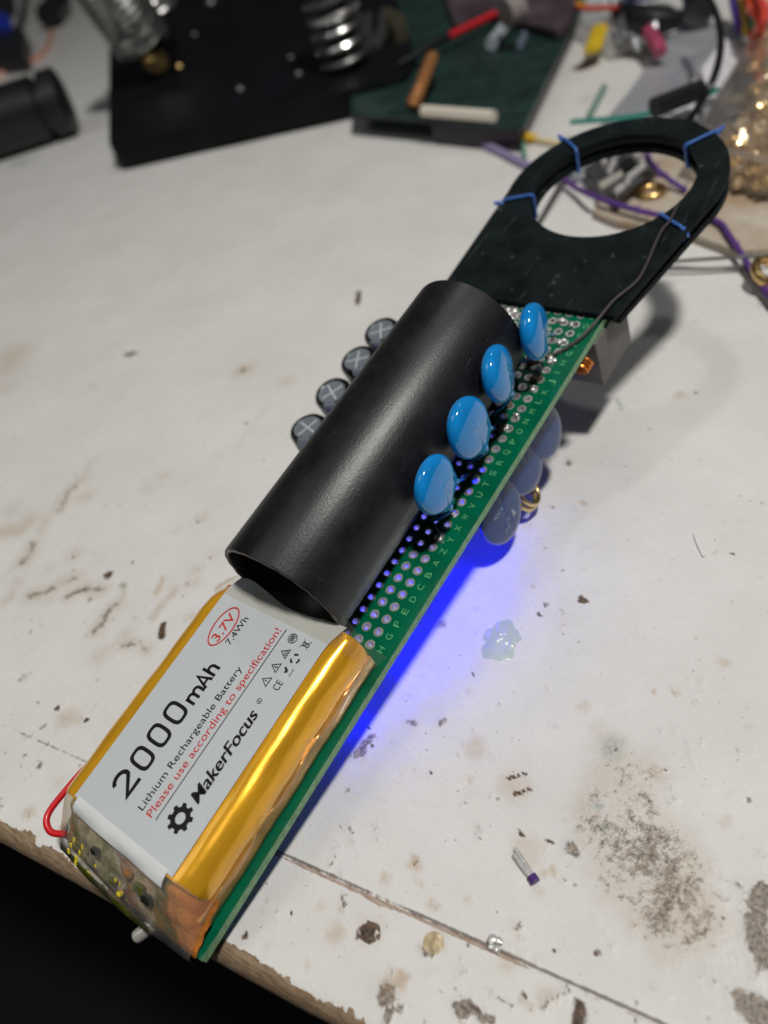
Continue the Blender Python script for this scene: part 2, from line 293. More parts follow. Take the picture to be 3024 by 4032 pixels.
# the seam between the two boards, through two measured points
sa, sb = U(1500, 3542), U(2382, 3933); sdir = Vector((sb.x - sa.x, sb.y - sa.y, 0)).normalized()
sc0, sd0 = U(0, 2845), U(334, 2998)
yy = (YY - sa.y); xs1 = sa.x + (sb.x - sa.x) / (sb.y - sa.y) * yy; xs0 = sc0.x + (sd0.x - sc0.x) / (sd0.y - sc0.y) * (YY - sc0.y)
kmix = np.clip((YY + 1.2) / 3.5, 0, 1); xs = xs1 * (1 - kmix) + xs0 * kmix
seam = (XX - xs) + .05 * (noise2(XX * .3, YY, 1.5, 41) - .5) + .03 * (n3 - .5)
sw = np.where(YY < 1, 1.0, .35)                                     # wider and more worn on the right
seamw = np.clip((.042 * sw * (1 + 2.6 * np.clip(noise2(YY, YY * 0, 1.1, 42) - .35, 0, 1)) - np.abs(seam + .03)) / .05, 0, 1)
dent = -.03 * np.clip(1 - np.abs(seam) / .03, 0, 1) * sw
wob = .02 * (noise2(XX, YY, .5, 51, 2) - .5) + .004 * (n2 - .5)
ZZ[8:] = ZZ[8:] + dent[8:] + wob[8:] + .014 * crust[8:] * (n3[8:] - .2) - .02 * wood[8:]
XX2 = XX - EN[0] * 0 ; ji = .03 * (noise2(SS, ZZ * 2, 2.2, 61) - .5); XX2[:8] += ji[:8]
N0, N1 = XX.shape; me = bpy.data.meshes.new('workbench')
idx = np.arange(N0 * N1).reshape(N0, N1); fq = np.stack([idx[:-1, :-1], idx[1:, :-1], idx[1:, 1:], idx[:-1, 1:]], -1).reshape(-1, 4)
me.vertices.add(N0 * N1); me.vertices.foreach_set('co', np.stack([XX2, YY, ZZ], -1).astype('f').ravel())
me.loops.add(fq.size); me.loops.foreach_set('vertex_index', fq.astype('i').ravel())
me.polygons.add(len(fq)); me.polygons.foreach_set('loop_start', np.arange(0, fq.size, 4, dtype='i')); me.polygons.foreach_set('loop_total', np.full(len(fq), 4, 'i'))
me.polygons.foreach_set('use_smooth', np.ones(len(fq), bool)); me.update(); me.validate()
at = me.attributes.new('marks', 'FLOAT_COLOR', 'POINT'); at.data.foreach_set('color', np.stack([crust, tan, dark, green], -1).astype('f').ravel())
at = me.attributes.new('wear', 'FLOAT_COLOR', 'POINT'); at.data.foreach_set('color', np.stack([wood, seamw, np.clip(1.25 - np.abs(seam - .01) / .035, 0, 1) * np.clip(sw, .72, 1), np.ones_like(sw)], -1).astype('f').ravel())
def table_material():
    m = bpy.data.materials.new('white_painted_wood'); m.use_nodes = True; nt = m.node_tree; L = nt.links.new; P = nt.nodes['Principled BSDF']
    A = nn(nt, 'ShaderNodeAttribute', attribute_name='marks'); Bt = nn(nt, 'ShaderNodeAttribute', attribute_name='wear')
    sa_ = nn(nt, 'ShaderNodeSeparateColor'); L(A.outputs['Color'], sa_.inputs[0]); sb_ = nn(nt, 'ShaderNodeSeparateColor'); L(Bt.outputs['Color'], sb_.inputs[0])
    tc = nn(nt, 'ShaderNodeTexCoord')
    def tex(scale, detail=6, rough=.65, rot=0, sc=(1, 1, 1)):
        mp = nn(nt, 'ShaderNodeMapping'); mp.inputs['Rotation'].default_value = (0, 0, rot); mp.inputs['Scale'].default_value = sc
        n = nn(nt, 'ShaderNodeTexNoise', Scale=scale, Detail=float(detail), Roughness=rough); L(tc.outputs['Object'], mp.inputs[0]); L(mp.outputs[0], n.inputs['Vector']); return n.outputs[0]
    def rng(x, a, b, c_=0, d=1):
        r = nn(nt, 'ShaderNodeMapRange'); L(x, r.inputs[0])
        for i, v in zip((1, 2, 3, 4), (a, b, c_, d)): r.inputs[i].default_value = v
        return r.outputs[0]
    def math_(op, a, b):
        n = nn(nt, 'ShaderNodeMath', operation=op)
        for i, v in enumerate((a, b)):
            if isinstance(v, (int, float)): n.inputs[i].default_value = v
            else: L(v, n.inputs[i])
        return n.outputs[0]
    def mix(f, a, b):
        n = nn(nt, 'ShaderNodeMix', data_type='RGBA')
        if isinstance(f, float): n.inputs[0].default_value = f
        else: L(f, n.inputs[0])
        for i, v in ((6, a), (7, b)):
            if isinstance(v, tuple): n.inputs[i].default_value = (*v, 1)
            else: L(v, n.inputs[i])
        return n.outputs[2]
    big = tex(.35); med = tex(2.2); fine = tex(11, 5, .72); vf = tex(34, 3, .7)
    base = mix(rng(big, .35, .65), (.70, .69, .66), (.77, .762, .735))
    base = mix(math_('MULTIPLY', rng(med, .55, .8), .35), base, (.66, .62, .55))
    GR = 1.366                                                        # brush grain direction
    streak = tex(9, 6, .6, -GR, (6, .35, 1)); streak2 = tex(4, 6, .7, -GR + .05, (9, .22, 1))
    base = mix(math_('MULTIPLY', rng(streak2, .60, .74), .30), base, (.50, .47, .43))
    # stains
    tn = math_('MULTIPLY', sa_.outputs[1], rng(fine, .25, .6, .45, 1)); base = mix(tn, base, (.50, .36, .22))
    gn = math_('MULTIPLY', A.outputs['Alpha'], rng(fine, .3, .55, .3, 1)); base = mix(gn, base, (.20, .31, .27))
    thr = math_('SUBTRACT', 1.0, math_('MULTIPLY', sa_.outputs[0], .62))
    clump = tex(4.2, 3, .6)
    f2 = math_('ADD', math_('ADD', math_('MULTIPLY', fine, .42), math_('MULTIPLY', vf, .22)), math_('MULTIPLY', clump, .36))
    fl_ = math_('SUBTRACT', math_('ADD', f2, math_('MULTIPLY', sa_.outputs[0], .46)), .745); cf = rng(fl_, 0.0, .10)
    halo = math_('MULTIPLY', sa_.outputs[0], rng(med, .35, .65, .05, .30)); base = mix(halo, base, (.52, .47, .40))
    ccol = mix(rng(tex(15, 4, .7), .40, .60), (.045, .034, .025), (.34, .265, .19)); base = mix(math_('MULTIPLY', cf, .85), base, ccol)
    df = rng(math_('ADD', sa_.outputs[2], math_('MULTIPLY', fine, .9)), .72, 1.05); base = mix(df, base, mix(rng(fine, .38, .6), (.030, .020, .015), (.17, .115, .075)))
    # random specks
    sp = rng(tex(5.5, 2, .5), .715, .74); base = mix(math_('MULTIPLY', sp, .55), base, (.16, .13, .10))
    sp2 = rng(tex(11, 2, .5), .72, .75); base = mix(math_('MULTIPLY', sp2, .4), base, (.20, .16, .12))
    # bare wood on the edge and along the seam
    wf = rng(math_('ADD', sb_.outputs[0], math_('MULTIPLY', math_('SUBTRACT', fine, .5), .9)), .45, .55)
    grain = tex(5, 6, .7, -.17, (5, .5, 5)); wcol = mix(rng(grain, .35, .65), (.15, .095, .05), (.36, .26, .165)); base = mix(wf, base, wcol)
    sf = rng(math_('ADD', sb_.outputs[1], math_('MULTIPLY', math_('SUBTRACT', fine, .5), .8)), .5, .7); base = mix(math_('MULTIPLY', sf, .85), base, mix(rng(grain, .4, .6), (.26, .16, .10), (.46, .34, .26)))
    cr = rng(math_('ADD', sb_.outputs[2], math_('MULTIPLY', math_('SUBTRACT', fine, .5), .7)), .35, .75); base = mix(math_('MULTIPLY', cr, .8), base, (.10, .07, .05))
    L(base, P.inputs['Base Color'])
    r0 = rng(streak, .3, .7, .20, .40); r1 = nn(nt, 'ShaderNodeMix', data_type='FLOAT'); L(math_('MAXIMUM', wf, sf), r1.inputs[0]); L(r0, r1.inputs[2]); r1.inputs[3].default_value = .75
    L(r1.outputs[0], P.inputs['Roughness']); P.inputs['Specular IOR Level'].default_value = .5
    h = math_('ADD', math_('MULTIPLY', streak, .55), math_('MULTIPLY', fine, .35)); h = math_('ADD', h, math_('MULTIPLY', med, .8)); h = math_('ADD', h, math_('MULTIPLY', math_('MULTIPLY', sa_.outputs[0], f2), 2.2))
    h = math_('ADD', h, math_('MULTIPLY', streak2, .5))
    b = nn(nt, 'ShaderNodeBump', Strength=.55, Distance=.026); L(h, b.inputs['Height']); L(b.outputs[0], P.inputs['Normal'])
    return m
me.materials.append(table_material())
tb = bpy.data.objects.new('workbench', me); COL.objects.link(tb)
tag(tb, 'white painted wooden workbench top covered in brown stains and scratches', 'workbench')

# ------------------------------------------------------------------ the gadget: perfboard with battery, tube and coil head
gad = empty('circuit_gadget', matrix=BT.copy())
tag(gad, 'green perforated circuit board with gold battery, black tube, blue capacitors and ring head', 'electronic gadget')
PI = math.pi; A_ = .254; r2 = math.sqrt(.5)
m_mask = mat('green_solder_mask', (.0, .115, .055), .24, coat=.5, var=.12, vscale=1.5, bump=.12, bscale=9)
m_edge = mat('board_edge_fibreglass', (.20, .36, .20), .6, var=.2, vscale=12)
m_tin = mat('tinned_metal', (.72, .71, .69), .32, .75, bump=.5, bscale=30, rvar=.1)
m_silk = mat('silkscreen_green', (.10, .40, .17), .6)
mb = MB(); TH = .16
def cell(cu, cv, hole=True):
    N = 16; h = A_ / 2; O = []; Pd = []; Hh = []
    for k in range(N):
        a = 2 * PI * k / N; ca, sa2 = math.cos(a), math.sin(a); q = h / max(abs(ca), abs(sa2))
        O.append((cu + ca * q, cv + sa2 * q)); Pd.append((cu + ca * .088, cv + sa2 * .088)); Hh.append((cu + ca * .054, cv + sa2 * .054))
    def loop(L, z): return [(x, y, z) for x, y in L]
    def ringf(a, b): return [(a + k, a + (k + 1) % N, b + (k + 1) % N, b + k) for k in range(N)]
    mb.mi = 0; mb.add(loop(O, 0) + loop(Pd, 0), ringf(0, N)); mb.add(loop(O, -TH) + loop(Pd, -TH), ringf(0, N))
    mb.mi = 1; zp = .008
    mb.add(loop(Pd, 0) + loop(Pd, zp) + loop(Hh, zp) + loop(Hh, -TH - zp) + loop(Pd, -TH - zp) + loop(Pd, -TH), ringf(0, N) + ringf(N, 2 * N) + ringf(2 * N, 3 * N) + ringf(3 * N, 4 * N) + ringf(4 * N, 5 * N))
def slab(u0, u1, v0, v1):
    mb.mi = 0; mb.add([(u0, v0, 0), (u1, v0, 0), (u1, v1, 0), (u0, v1, 0), (u0, v0, -TH), (u1, v0, -TH), (u1, v1, -TH), (u0, v1, -TH)], [(0, 1, 2, 3), (7, 6, 5, 4)])
NV = 12
K0, K1 = -20, 33
for k in range(K0, K1 + 1):
    for j in range(NV):
        if j < 2 or k >= -3: cell(k * A_, j * A_)
ua, ub = (K0 - .5) * A_, (K1 + .5) * A_; va, vb = -.127, (NV - .5) * A_
BU0, BU1, BV0, BV1 = -5.36, 8.62, -.47, 3.06
slab(ua, (-3.5) * A_, 1.5 * A_, vb); slab(BU0, ua, va, vb); slab(ub, BU1, va, vb); slab(BU0, BU1, BV0, va); slab(BU0, BU1, vb, BV1)
mb.mi = 2
o4 = [(BU0, BV0), (BU1, BV0), (BU1, BV1), (BU0, BV1)]
for i in range(4):
    a, b = o4[i], o4[(i + 1) % 4]; mb.add([(*a, 0), (*b, 0), (*b, -TH), (*a, -TH)], [(0, 1, 2, 3)])
board = mb.build('circuit_board', [m_mask, m_tin, m_edge], gad, smooth=False)

def text_mesh(s, u0, u1, v0, v1, w, m, parent, name='printed_text', bold=0, shear=0, fit_v=True, wfun=None):
    cu = bpy.data.curves.new('t', 'FONT'); cu.body = s; cu.size = 1; cu.offset = bold; cu.shear = shear; cu.fill_mode = 'FRONT'
    o = bpy.data.objects.new('t', cu); COL.objects.link(o); dg = bpy.context.evaluated_depsgraph_get(); dg.update()
    me = bpy.data.meshes.new_from_object(o.evaluated_get(dg)); bpy.data.objects.remove(o)
    co = np.array([v.co[:] for v in me.vertices]); mn = co.min(0); mx = co.max(0)
    sx = (u1 - u0) / (mx[0] - mn[0]); y0 = 0; capn = .70
    for v in me.vertices:
        v.co.x = u0 + (v.co.x - mn[0]) * sx
        v.co.y = v0 + v.co.y * (v1 - v0) / capn; v.co.z = w if wfun is None else wfun(v.co.x, v.co.y)
    me.name = name; me.materials.append(m); r = bpy.data.objects.new(name, me); COL.objects.link(r); r.parent = parent; return r
for i, ch in enumerate('IHGFEDCBAZYXWVUTSRQPONMLKJIHGFEDCB'):
    u = (i - 2) * A_; wd = .105 if ch not in 'I' else .02
    text_mesh(ch, u - wd / 2, u + wd / 2, -.285, -.165, .003, m_silk, board, 'board_letter')

# ---- black tube
m_tube = mat('black_plastic', (.007, .007, .0085), .39, bump=.17, bscale=21, var=.4, vscale=2, rvar=.02, ior=1.5)
def tube_mat():
    nt = m_tube.node_tree; p = nt.nodes['Principled BSDF']; p.inputs['Specular IOR Level'].default_value = .55
    tc = nn(nt, 'ShaderNodeTexCoord'); n = nn(nt, 'ShaderNodeTexNoise', Scale=3.2, Detail=3.0); mp = nn(nt, 'ShaderNodeMapping'); mp.inputs['Scale'].default_value = (.15, 4, 4)
    nt.links.new(tc.outputs['Object'], mp.inputs[0]); nt.links.new(mp.outputs[0], n.inputs['Vector'])
    b0 = [x for x in nt.nodes if x.type == 'BUMP'][0]; b = nn(nt, 'ShaderNodeBump', Strength=.10, Distance=.02); nt.links.new(n.outputs[0], b.inputs['Height']); nt.links.new(b.outputs[0], b0.inputs['Normal'])
tube_mat(); dust(m_tube, (.14, .14, .15), 13, .745, .6); dust(m_tube, (.06, .06, .065), 5, .72, .5, (.1, 3, 3))
TV, TW, TR = 1.245, 1.135, 1.15
mb = MB(); P = []
for (r, u) in [(TR, 5.80), (TR, 5.78), (TR, -.37), (TR - .015, -.40), (TR - .075, -.40), (TR - .09, -.38), (TR - .09, 5.79), (TR - .05, 5.81)]:
    row = []
    for j in range(96):
        a = 2 * PI * j / 96; wob_ = 0
        if u < 0: wob_ = .010 * math.sin(3 * a) + .003 * math.sin(23 * a)
        row.append((u + wob_ + random.uniform(-.003, .003) * (u < 0), TV + r * math.cos(a), TW + r * math.sin(a)))
    P.append(row)
n = 96; vs = [p for r in P for p in r]; K = len(P)
mb.add(vs, [(i * n + j, i * n + (j + 1) % n, ((i + 1) % K) * n + (j + 1) % n, ((i + 1) % K) * n + j) for i in range(K) for j in range(n)])
tu = mb.build('plastic_tube', m_tube, gad, angle=60)
MB().lathe([(.001, 0), (TR - .095, 0), (TR - .095, .2), (.001, .2)], 40, Matrix.Translation((4.9, TV, TW)) @ Matrix.Rotation(PI / 2, 4, 'Y')).build('tube_light_block', m_tube, tu)  # unseen disc added to stop lamp light shining through the open tube

# ---- battery
def batmat(name, col, **k): return mat(name, col, **k)
m_gold = mat('gold_kapton_foil', (.86, .43, .02), .25, .45, var=.12, vscale=2.5, bump=.35, bscale=3.0, coat=.6, stretch=(.35, 2, 2))
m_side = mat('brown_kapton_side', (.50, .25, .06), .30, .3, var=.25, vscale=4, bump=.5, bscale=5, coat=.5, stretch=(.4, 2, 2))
m_lab = mat('grey_label', (.63, .67, .69), .25, .15, bump=.14, bscale=2.2, coat=.5)
m_ink = mat('black_ink', (.006, .006, .008), .45); m_red = mat('red_ink', (.55, .02, .02), .45)
bat = empty('battery'); bat.parent = gad
BVL, BVR, BH = 2.86, -.40, 1.0
def topw(u, v):
    w = 1.0
    return w
def sect(ins=0, grow=0):                              # cross section (v,w) from right bottom over the top to left bottom
    R = .34; pts = [(BVR + .12, .02), (BVR + .08, .12), (BVR + .05, .36), (BVR + .045, .40), (BVR + .03, .43), (BVR + .02, .56)]
    for k in range(1, 9):
        a = PI * .5 * k / 8; pts.append((BVR + .02 + R - R * math.cos(a), BH - R * 1.15 + R * 1.15 * math.sin(a)))
    pts += [(.3, 1.003), (1.2, 1.008), (2.1, 1.003)]
    for k in range(0, 9):
        a = PI * .5 * k / 8; pts.append((BVL - R * 1.1 + R * 1.1 * math.sin(a), BH - R * 1.3 + R * 1.3 * math.cos(a)))
    pts += [(BVL, .3), (BVL - .03, .02)]
    return pts
sec = sect(); mb = MB(); us = [-.50, -.53, -.60, -.66, -.75, -.85, -.95, -1.08] + list(np.linspace(-1.2, -4.62, 22)) + [-4.68]
rows = []
for i, u in enumerate(us):
    row = []
    for (v, w) in sec:
        sh = 1.0
        if i < 2: sh = [.965, .99][i]
        if i >= len(us) - 1: sh = .985
        cv, cw = 1.22, .5; e_ = max(0, (u + 1.10) / .60); dn = (.02 + .30 * e_ * e_) * (e_ > 0) * (1 if w > .6 else 0) * min(1, max(0, (v + .12) / .25)); w = w - dn; wv = .010 * math.sin(u * 2.3 + v * 1.2) + .006 * math.sin(u * 7 + w * 9)
        row.append((u, cv + (v - cv) * sh + wv, cw + (w - cw) * sh))
    rows.append(row)
mb.grid(rows); b0 = len(sec); mb.add(rows[0], [tuple(range(b0))]); mb.add(rows[-1], [tuple(range(b0))[::-1]])
body = mb.build('cell_body', m_gold, bat, angle=50)
# brown lower side strip (folded pouch seam) on the right side
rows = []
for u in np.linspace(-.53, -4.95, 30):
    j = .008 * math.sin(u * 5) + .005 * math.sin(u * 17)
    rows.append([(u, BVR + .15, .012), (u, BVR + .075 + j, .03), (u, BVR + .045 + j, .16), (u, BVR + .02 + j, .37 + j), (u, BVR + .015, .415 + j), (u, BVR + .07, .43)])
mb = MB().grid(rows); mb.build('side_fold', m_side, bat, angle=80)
# label with a wrinkled far end
LU0, LU1, LV0, LV1 = -4.64, -.42, .005, 2.38
rows = []
for iu in range(61):
    u = LU0 + (LU1 - LU0) * iu / 60; row = []
    for iv in range(41):
        v = LV0 + (LV1 - LV0) * iv / 40; uu = u
        e = max(0, (u + 1.05) / .63)
        if v > LV1 - .06 and -4.35 < u < -.72: pass
        vv = v
        if u > -.74 and iv == 0: vv = v - .0
        w = 1.022
        if e > 0:
            arch = math.sin(PI * min(1, max(0, (v + .1) / 2.5)))
            w += -.16 * e * e * (.75 + .25 * math.cos(v * 2.2)) + .03 * e * math.sin(v * 4.1 + u * 3) + .012 * e * math.sin(v * 11 - u * 9)
            uu = u + e * (.08 * math.cos(v * 2.6 + .5) - .03 + (.06 if v > 2.1 else 0) * 0)
        row.append((uu, vv, w))
    rows.append(row)
mb = MB().grid(rows); lab = mb.build('battery_label', m_lab, bat, angle=80)
# clear film skin lying over the far end, curled into the tube
m_film = film('clear_shrink_film', (.97, .94, .88), .035, .09, 0, .8, 3.5)
m_film_d = film('cloudy_film', (.80, .76, .70), .30, .10, .9, .6, 5)
rows = []
for iu in range(15):
    t = iu / 14; row = []
    for iv in range(60):
        v = -.62 + 3.5 * iv / 59; cu_ = .06 * math.sin(v * 2.1 + .6) + .04 * math.sin(v * 5)
        u = -.80 + .47 * t + cu_ * t - .05 * t * (v < -.2)
        ev = 0
        if v < -.1: ev = ((-.1 - v) / .5) ** 2 * .5
        if v > 2.55: ev = ((v - 2.55) / .35) ** 2 * .45
        w = 1.05 - .02 * t - .22 * t * t * (1 + .5 * math.sin(v * 3.3)) + .05 * t * math.sin(v * 6.3 + 1) - ev
        row.append((u, v, max(.06, w)))
    rows.append(row)
MB().grid(rows).build('end_film', m_film, bat, angle=80)
# far face under the film
m_dark = mat('dark_fold', (.09, .075, .055), .5, .3, var=.4, vscale=4)
# text (numbers read off the photograph in the gadget frame)
WL = 1.030
T = lambda s, a, b, c_, d, m=m_ink, **k: text_mesh(s, a, b, c_, d, WL, m, bat, **k)
def ribbon(mb, pts, t, w=WL):
    pts = [Vector((*p, 0)) for p in pts]; n = len(pts); L = []; Rr = []
    for i, p in enumerate(pts):
        d0 = (p - pts[i - 1]).normalized() if i else (pts[1] - p).normalized(); d1 = (pts[i + 1] - p).normalized() if i < n - 1 else d0
        d = (d0 + d1).normalized(); nv = Vector((-d.y, d.x, 0)) * (t / 2 / max(.5, d.dot(d1))); L.append((p.x + nv.x, p.y + nv.y, w)); Rr.append((p.x - nv.x, p.y - nv.y, w))
    mb.add(L + Rr, [(i, i + 1, n + i + 1, n + i) for i in range(n - 1)])
def sup(cx, cy, a, b, e=3.2, n=56):
    return [(cx + a * math.copysign(abs(math.cos(t)) ** (2 / e), math.cos(t)), cy + b * math.copysign(abs(math.sin(t)) ** (2 / e), math.sin(t))) for t in [2 * PI * k / n for k in range(n)]]
x0, H_, t_ = -4.22, .45, .070
mb = MB(); xx = lambda x: x0 + x; yy_ = lambda y: 1.475 + y
arc = [(.155 + .135 * math.cos(q), .31 + .11 * math.sin(q)) for q in np.linspace(PI * .93, -.35, 16)]
ribbon(mb, [(xx(x), yy_(y)) for x, y in arc + [(.03, .03), (.33, .03)]], t_); mb.build('printed_digit', m_ink, bat, smooth=False)
for k in range(3):
    cx = x0 + .575 + .405 * k; o_ = sup(cx, yy_(.225), .155, .225); i_ = sup(cx, yy_(.225), .096, .166)
    mb = MB(); mb.add([(*p, WL) for p in o_] + [(*p, WL) for p in i_], [(i, (i + 1) % 56, 56 + (i + 1) % 56, 56 + i) for i in range(56)]); mb.build('printed_digit', m_ink, bat, smooth=False)
t_ = .05; hump = lambda c_, a_, top: [(c_ + a_ * math.cos(q), top - .07 + .07 * math.sin(q)) for q in np.linspace(PI, 0, 10)]
mb = MB(); X = -2.60
ribbon(mb, [(X + .02, yy_(0)), (X + .02, yy_(.20))], t_); ribbon(mb, [(X + .02, yy_(.10))] + [(x, yy_(y)) for x, y in hump(X + .085, .065, .185)] + [(X + .15, yy_(0))], t_); ribbon(mb, [(X + .15, yy_(.10))] + [(x, yy_(y)) for x, y in hump(X + .215, .065, .185)] + [(X + .28, yy_(0))], t_); mb.build('printed_letter', m_ink, bat, smooth=False)
mb = MB(); X = -2.28
ribbon(mb, [(X, yy_(0)), (X + .085, yy_(.28)), (X + .17, yy_(0))], t_); ribbon(mb, [(X + .04, yy_(.085)), (X + .13, yy_(.085))], t_ * .8); mb.build('printed_letter', m_ink, bat, smooth=False)
mb = MB(); X = -2.05
ribbon(mb, [(X, yy_(0)), (X, yy_(.29))], t_); ribbon(mb, [(X, yy_(.10))] + [(x, yy_(y)) for x, y in hump(X + .065, .065, .19)] + [(X + .13, yy_(0))], t_); mb.build('printed_letter', m_ink, bat, smooth=False)
T('Lithium Rechargeable Battery', -4.22, -1.74, 1.10, 1.225)
T('Please use according to specification!', -4.22, -.93, .89, 1.025, m_red)
T('MakerFocus', -3.71, -2.215, .33, .545, bold=.003, shear=.22); WL += .002; text_mesh('MakerFocus', -3.695, -2.20, .333, .542, WL, m_ink, bat, bold=.003, shear=.22); WL -= .002
T('3.7V', -1.57, -1.05, 1.845, 2.02, m_red, bold=.006); T('7.4Wh', -1.52, -1.00, 1.59, 1.715)
T('CE', -1.78, -1.63, .28, .41); T('R', -2.055, -2.025, .44, .49); T('RoHS', -1.50, -1.38, .25, .28)
def plate(polys, m=m_ink, name='printed_mark', holes=None):
    mb = MB()
    for (outer, inner) in polys:
        n = len(outer)
        if inner is None: mb.add([(*p, WL) for p in outer], [tuple(range(n))])
        else: mb.add([(*p, WL) for p in outer] + [(*p, WL) for p in inner], [(i, (i + 1) % n, n + (i + 1) % n, n + i) for i in range(n)])
    return mb.build(name, m, bat, smooth=False)
def circ(cu, cv, a, b, n=48, rot=0):
    return [(cu + a * math.cos(t) * math.cos(rot) - b * math.sin(t) * math.sin(rot), cv + a * math.cos(t) * math.sin(rot) + b * math.sin(t) * math.cos(rot)) for t in [2 * PI * k / n for k in range(n)]]
plate([([(-4.21, .797), (-.88, .812), (-.88, .826), (-4.21, .811)], None)])
plate([(circ(-1.30, 1.94, .38, .205), circ(-1.30, 1.94, .355, .180))], m_red)
gear = []
for k in range(64):
    a = 2 * PI * (k + .5) / 64; ph = (k % 8); R = .215 if ph in (2, 3, 4, 5) else .165
    gear.append((-3.99 + R * math.cos(a), .455 + R * math.sin(a)))
plate([(gear, circ(-3.99, .455, .085, .085, 64, PI / 64))])
plate([(circ(-2.04, .465, .045, .045), circ(-2.04, .465, .036, .036))])
def tri(cu, cv, r):
    o = [(cu + r * math.cos(a), cv + r * math.sin(a)) for a in (PI / 2, PI / 2 + 2 * PI / 3, PI / 2 + 4 * PI / 3)]
    i = [(cu + (x - cu) * .74, cv + (y - cv) * .74) for x, y in o]; return (o, i)
bar = lambda x0, y0, x1, y1, t=.012: ([(x0 + (y1 - y0) / math.hypot(x1 - x0, y1 - y0) * t / 2, y0 - (x1 - x0) / math.hypot(x1 - x0, y1 - y0) * t / 2), (x1 + (y1 - y0) / math.hypot(x1 - x0, y1 - y0) * t / 2, y1 - (x1 - x0) / math.hypot(x1 - x0, y1 - y0) * t / 2),
        (x1 - (y1 - y0) / math.hypot(x1 - x0, y1 - y0) * t / 2, y1 + (x1 - x0) / math.hypot(x1 - x0, y1 - y0) * t / 2), (x0 - (y1 - y0) / math.hypot(x1 - x0, y1 - y0) * t / 2, y0 + (x1 - x0) / math.hypot(x1 - x0, y1 - y0) * t / 2)], None)
plate([tri(-1.73, .565, .105), bar(-1.73, .55, -1.73, .61), bar(-1.73, .525, -1.73, .537)])
plate([tri(-1.475, .565, .105), bar(-1.47, .61, -1.49, .565), bar(-1.49, .565, -1.46, .565), bar(-1.46, .565, -1.48, .53)])
plate([tri(-1.22, .565, .105), bar(-1.25, .53, -1.25, .58), bar(-1.22, .53, -1.22, .60), bar(-1.19, .53, -1.19, .58)])
plate([(circ(-.965, .615, .085, .085), circ(-.965, .615, .073, .073)), bar(-1.01, .57, -1.01, .66), bar(-.98, .57, -.98, .665), bar(-.95, .57, -.95, .66), bar(-.92, .57, -.92, .65), bar(-1.01, .655, -.92, .655), bar(-1.01, .60, -.92, .63)])
plate([bar(-1.0, .39, -.92, .39), bar(-.99, .39, -.98, .27), bar(-.93, .39, -.94, .27), bar(-.98, .27, -.94, .27), bar(-1.03, .26, -.88, .42, .008), bar(-1.03, .42, -.88, .26, .008)])
plate([bar(-1.455, .34, -1.485, .385, .03), bar(-1.455, .34, -1.41, .42, .035)])
rec = []
for k in range(3):
    a0 = PI / 2 + k * 2 * PI / 3; p = [(-1.23 + .075 * math.cos(a0 + t), .35 + .075 * math.sin(a0 + t)) for t in (.35, .9, 1.4)]
    rec += [bar(*p[0], *p[1], .03), bar(*p[1], *p[2], .035)]
plate(rec)

# near end: protection board wrapped in tape
m_pcm = mat('yellow_green_protection_board', (.10, .12, .012), .35, coat=.4, var=.5, vscale=5)
m_amb = mat('amber_tape', (.42, .13, .02), .22, .2, var=.6, vscale=3, bump=.6, bscale=4, coat=.7, col2=(.16, .07, .03))
m_pad = mat('gold_pad', (.95, .78, .04), .3, .0)
def nearend(vv):                                     # outer edge u of the end as a function of v
    return -5.42 - .08 * math.sin((vv + .4) / 3.3 * PI)
rows = []
for it in range(13):
    t = it / 12; row = []
    for iv in range(45):
        v = -.40 + 3.24 * iv / 44; ue = nearend(v); u = -4.62 + (ue + 4.62) * t
        edge = min(1, (v + .40) / .35, (2.84 - v) / .35); edge = math.sqrt(max(0, 1 - (1 - edge) ** 2)) if edge < 1 else 1
        top = 1.0 - .82 * (t ** 1.5) + .03 * math.sin(v * 6 + t * 5) * t + .02 * math.sin(v * 14 + t * 9) * t
        row.append((u, v, .10 + (top - .12) * (.35 + .65 * edge)))
    rows.append(row)
inner = [[(p[0] + .04, p[1], max(.03, p[2] - .09 - .05 * math.sin(i * .9) ** 2)) for p in r] for i, r in enumerate(rows)]
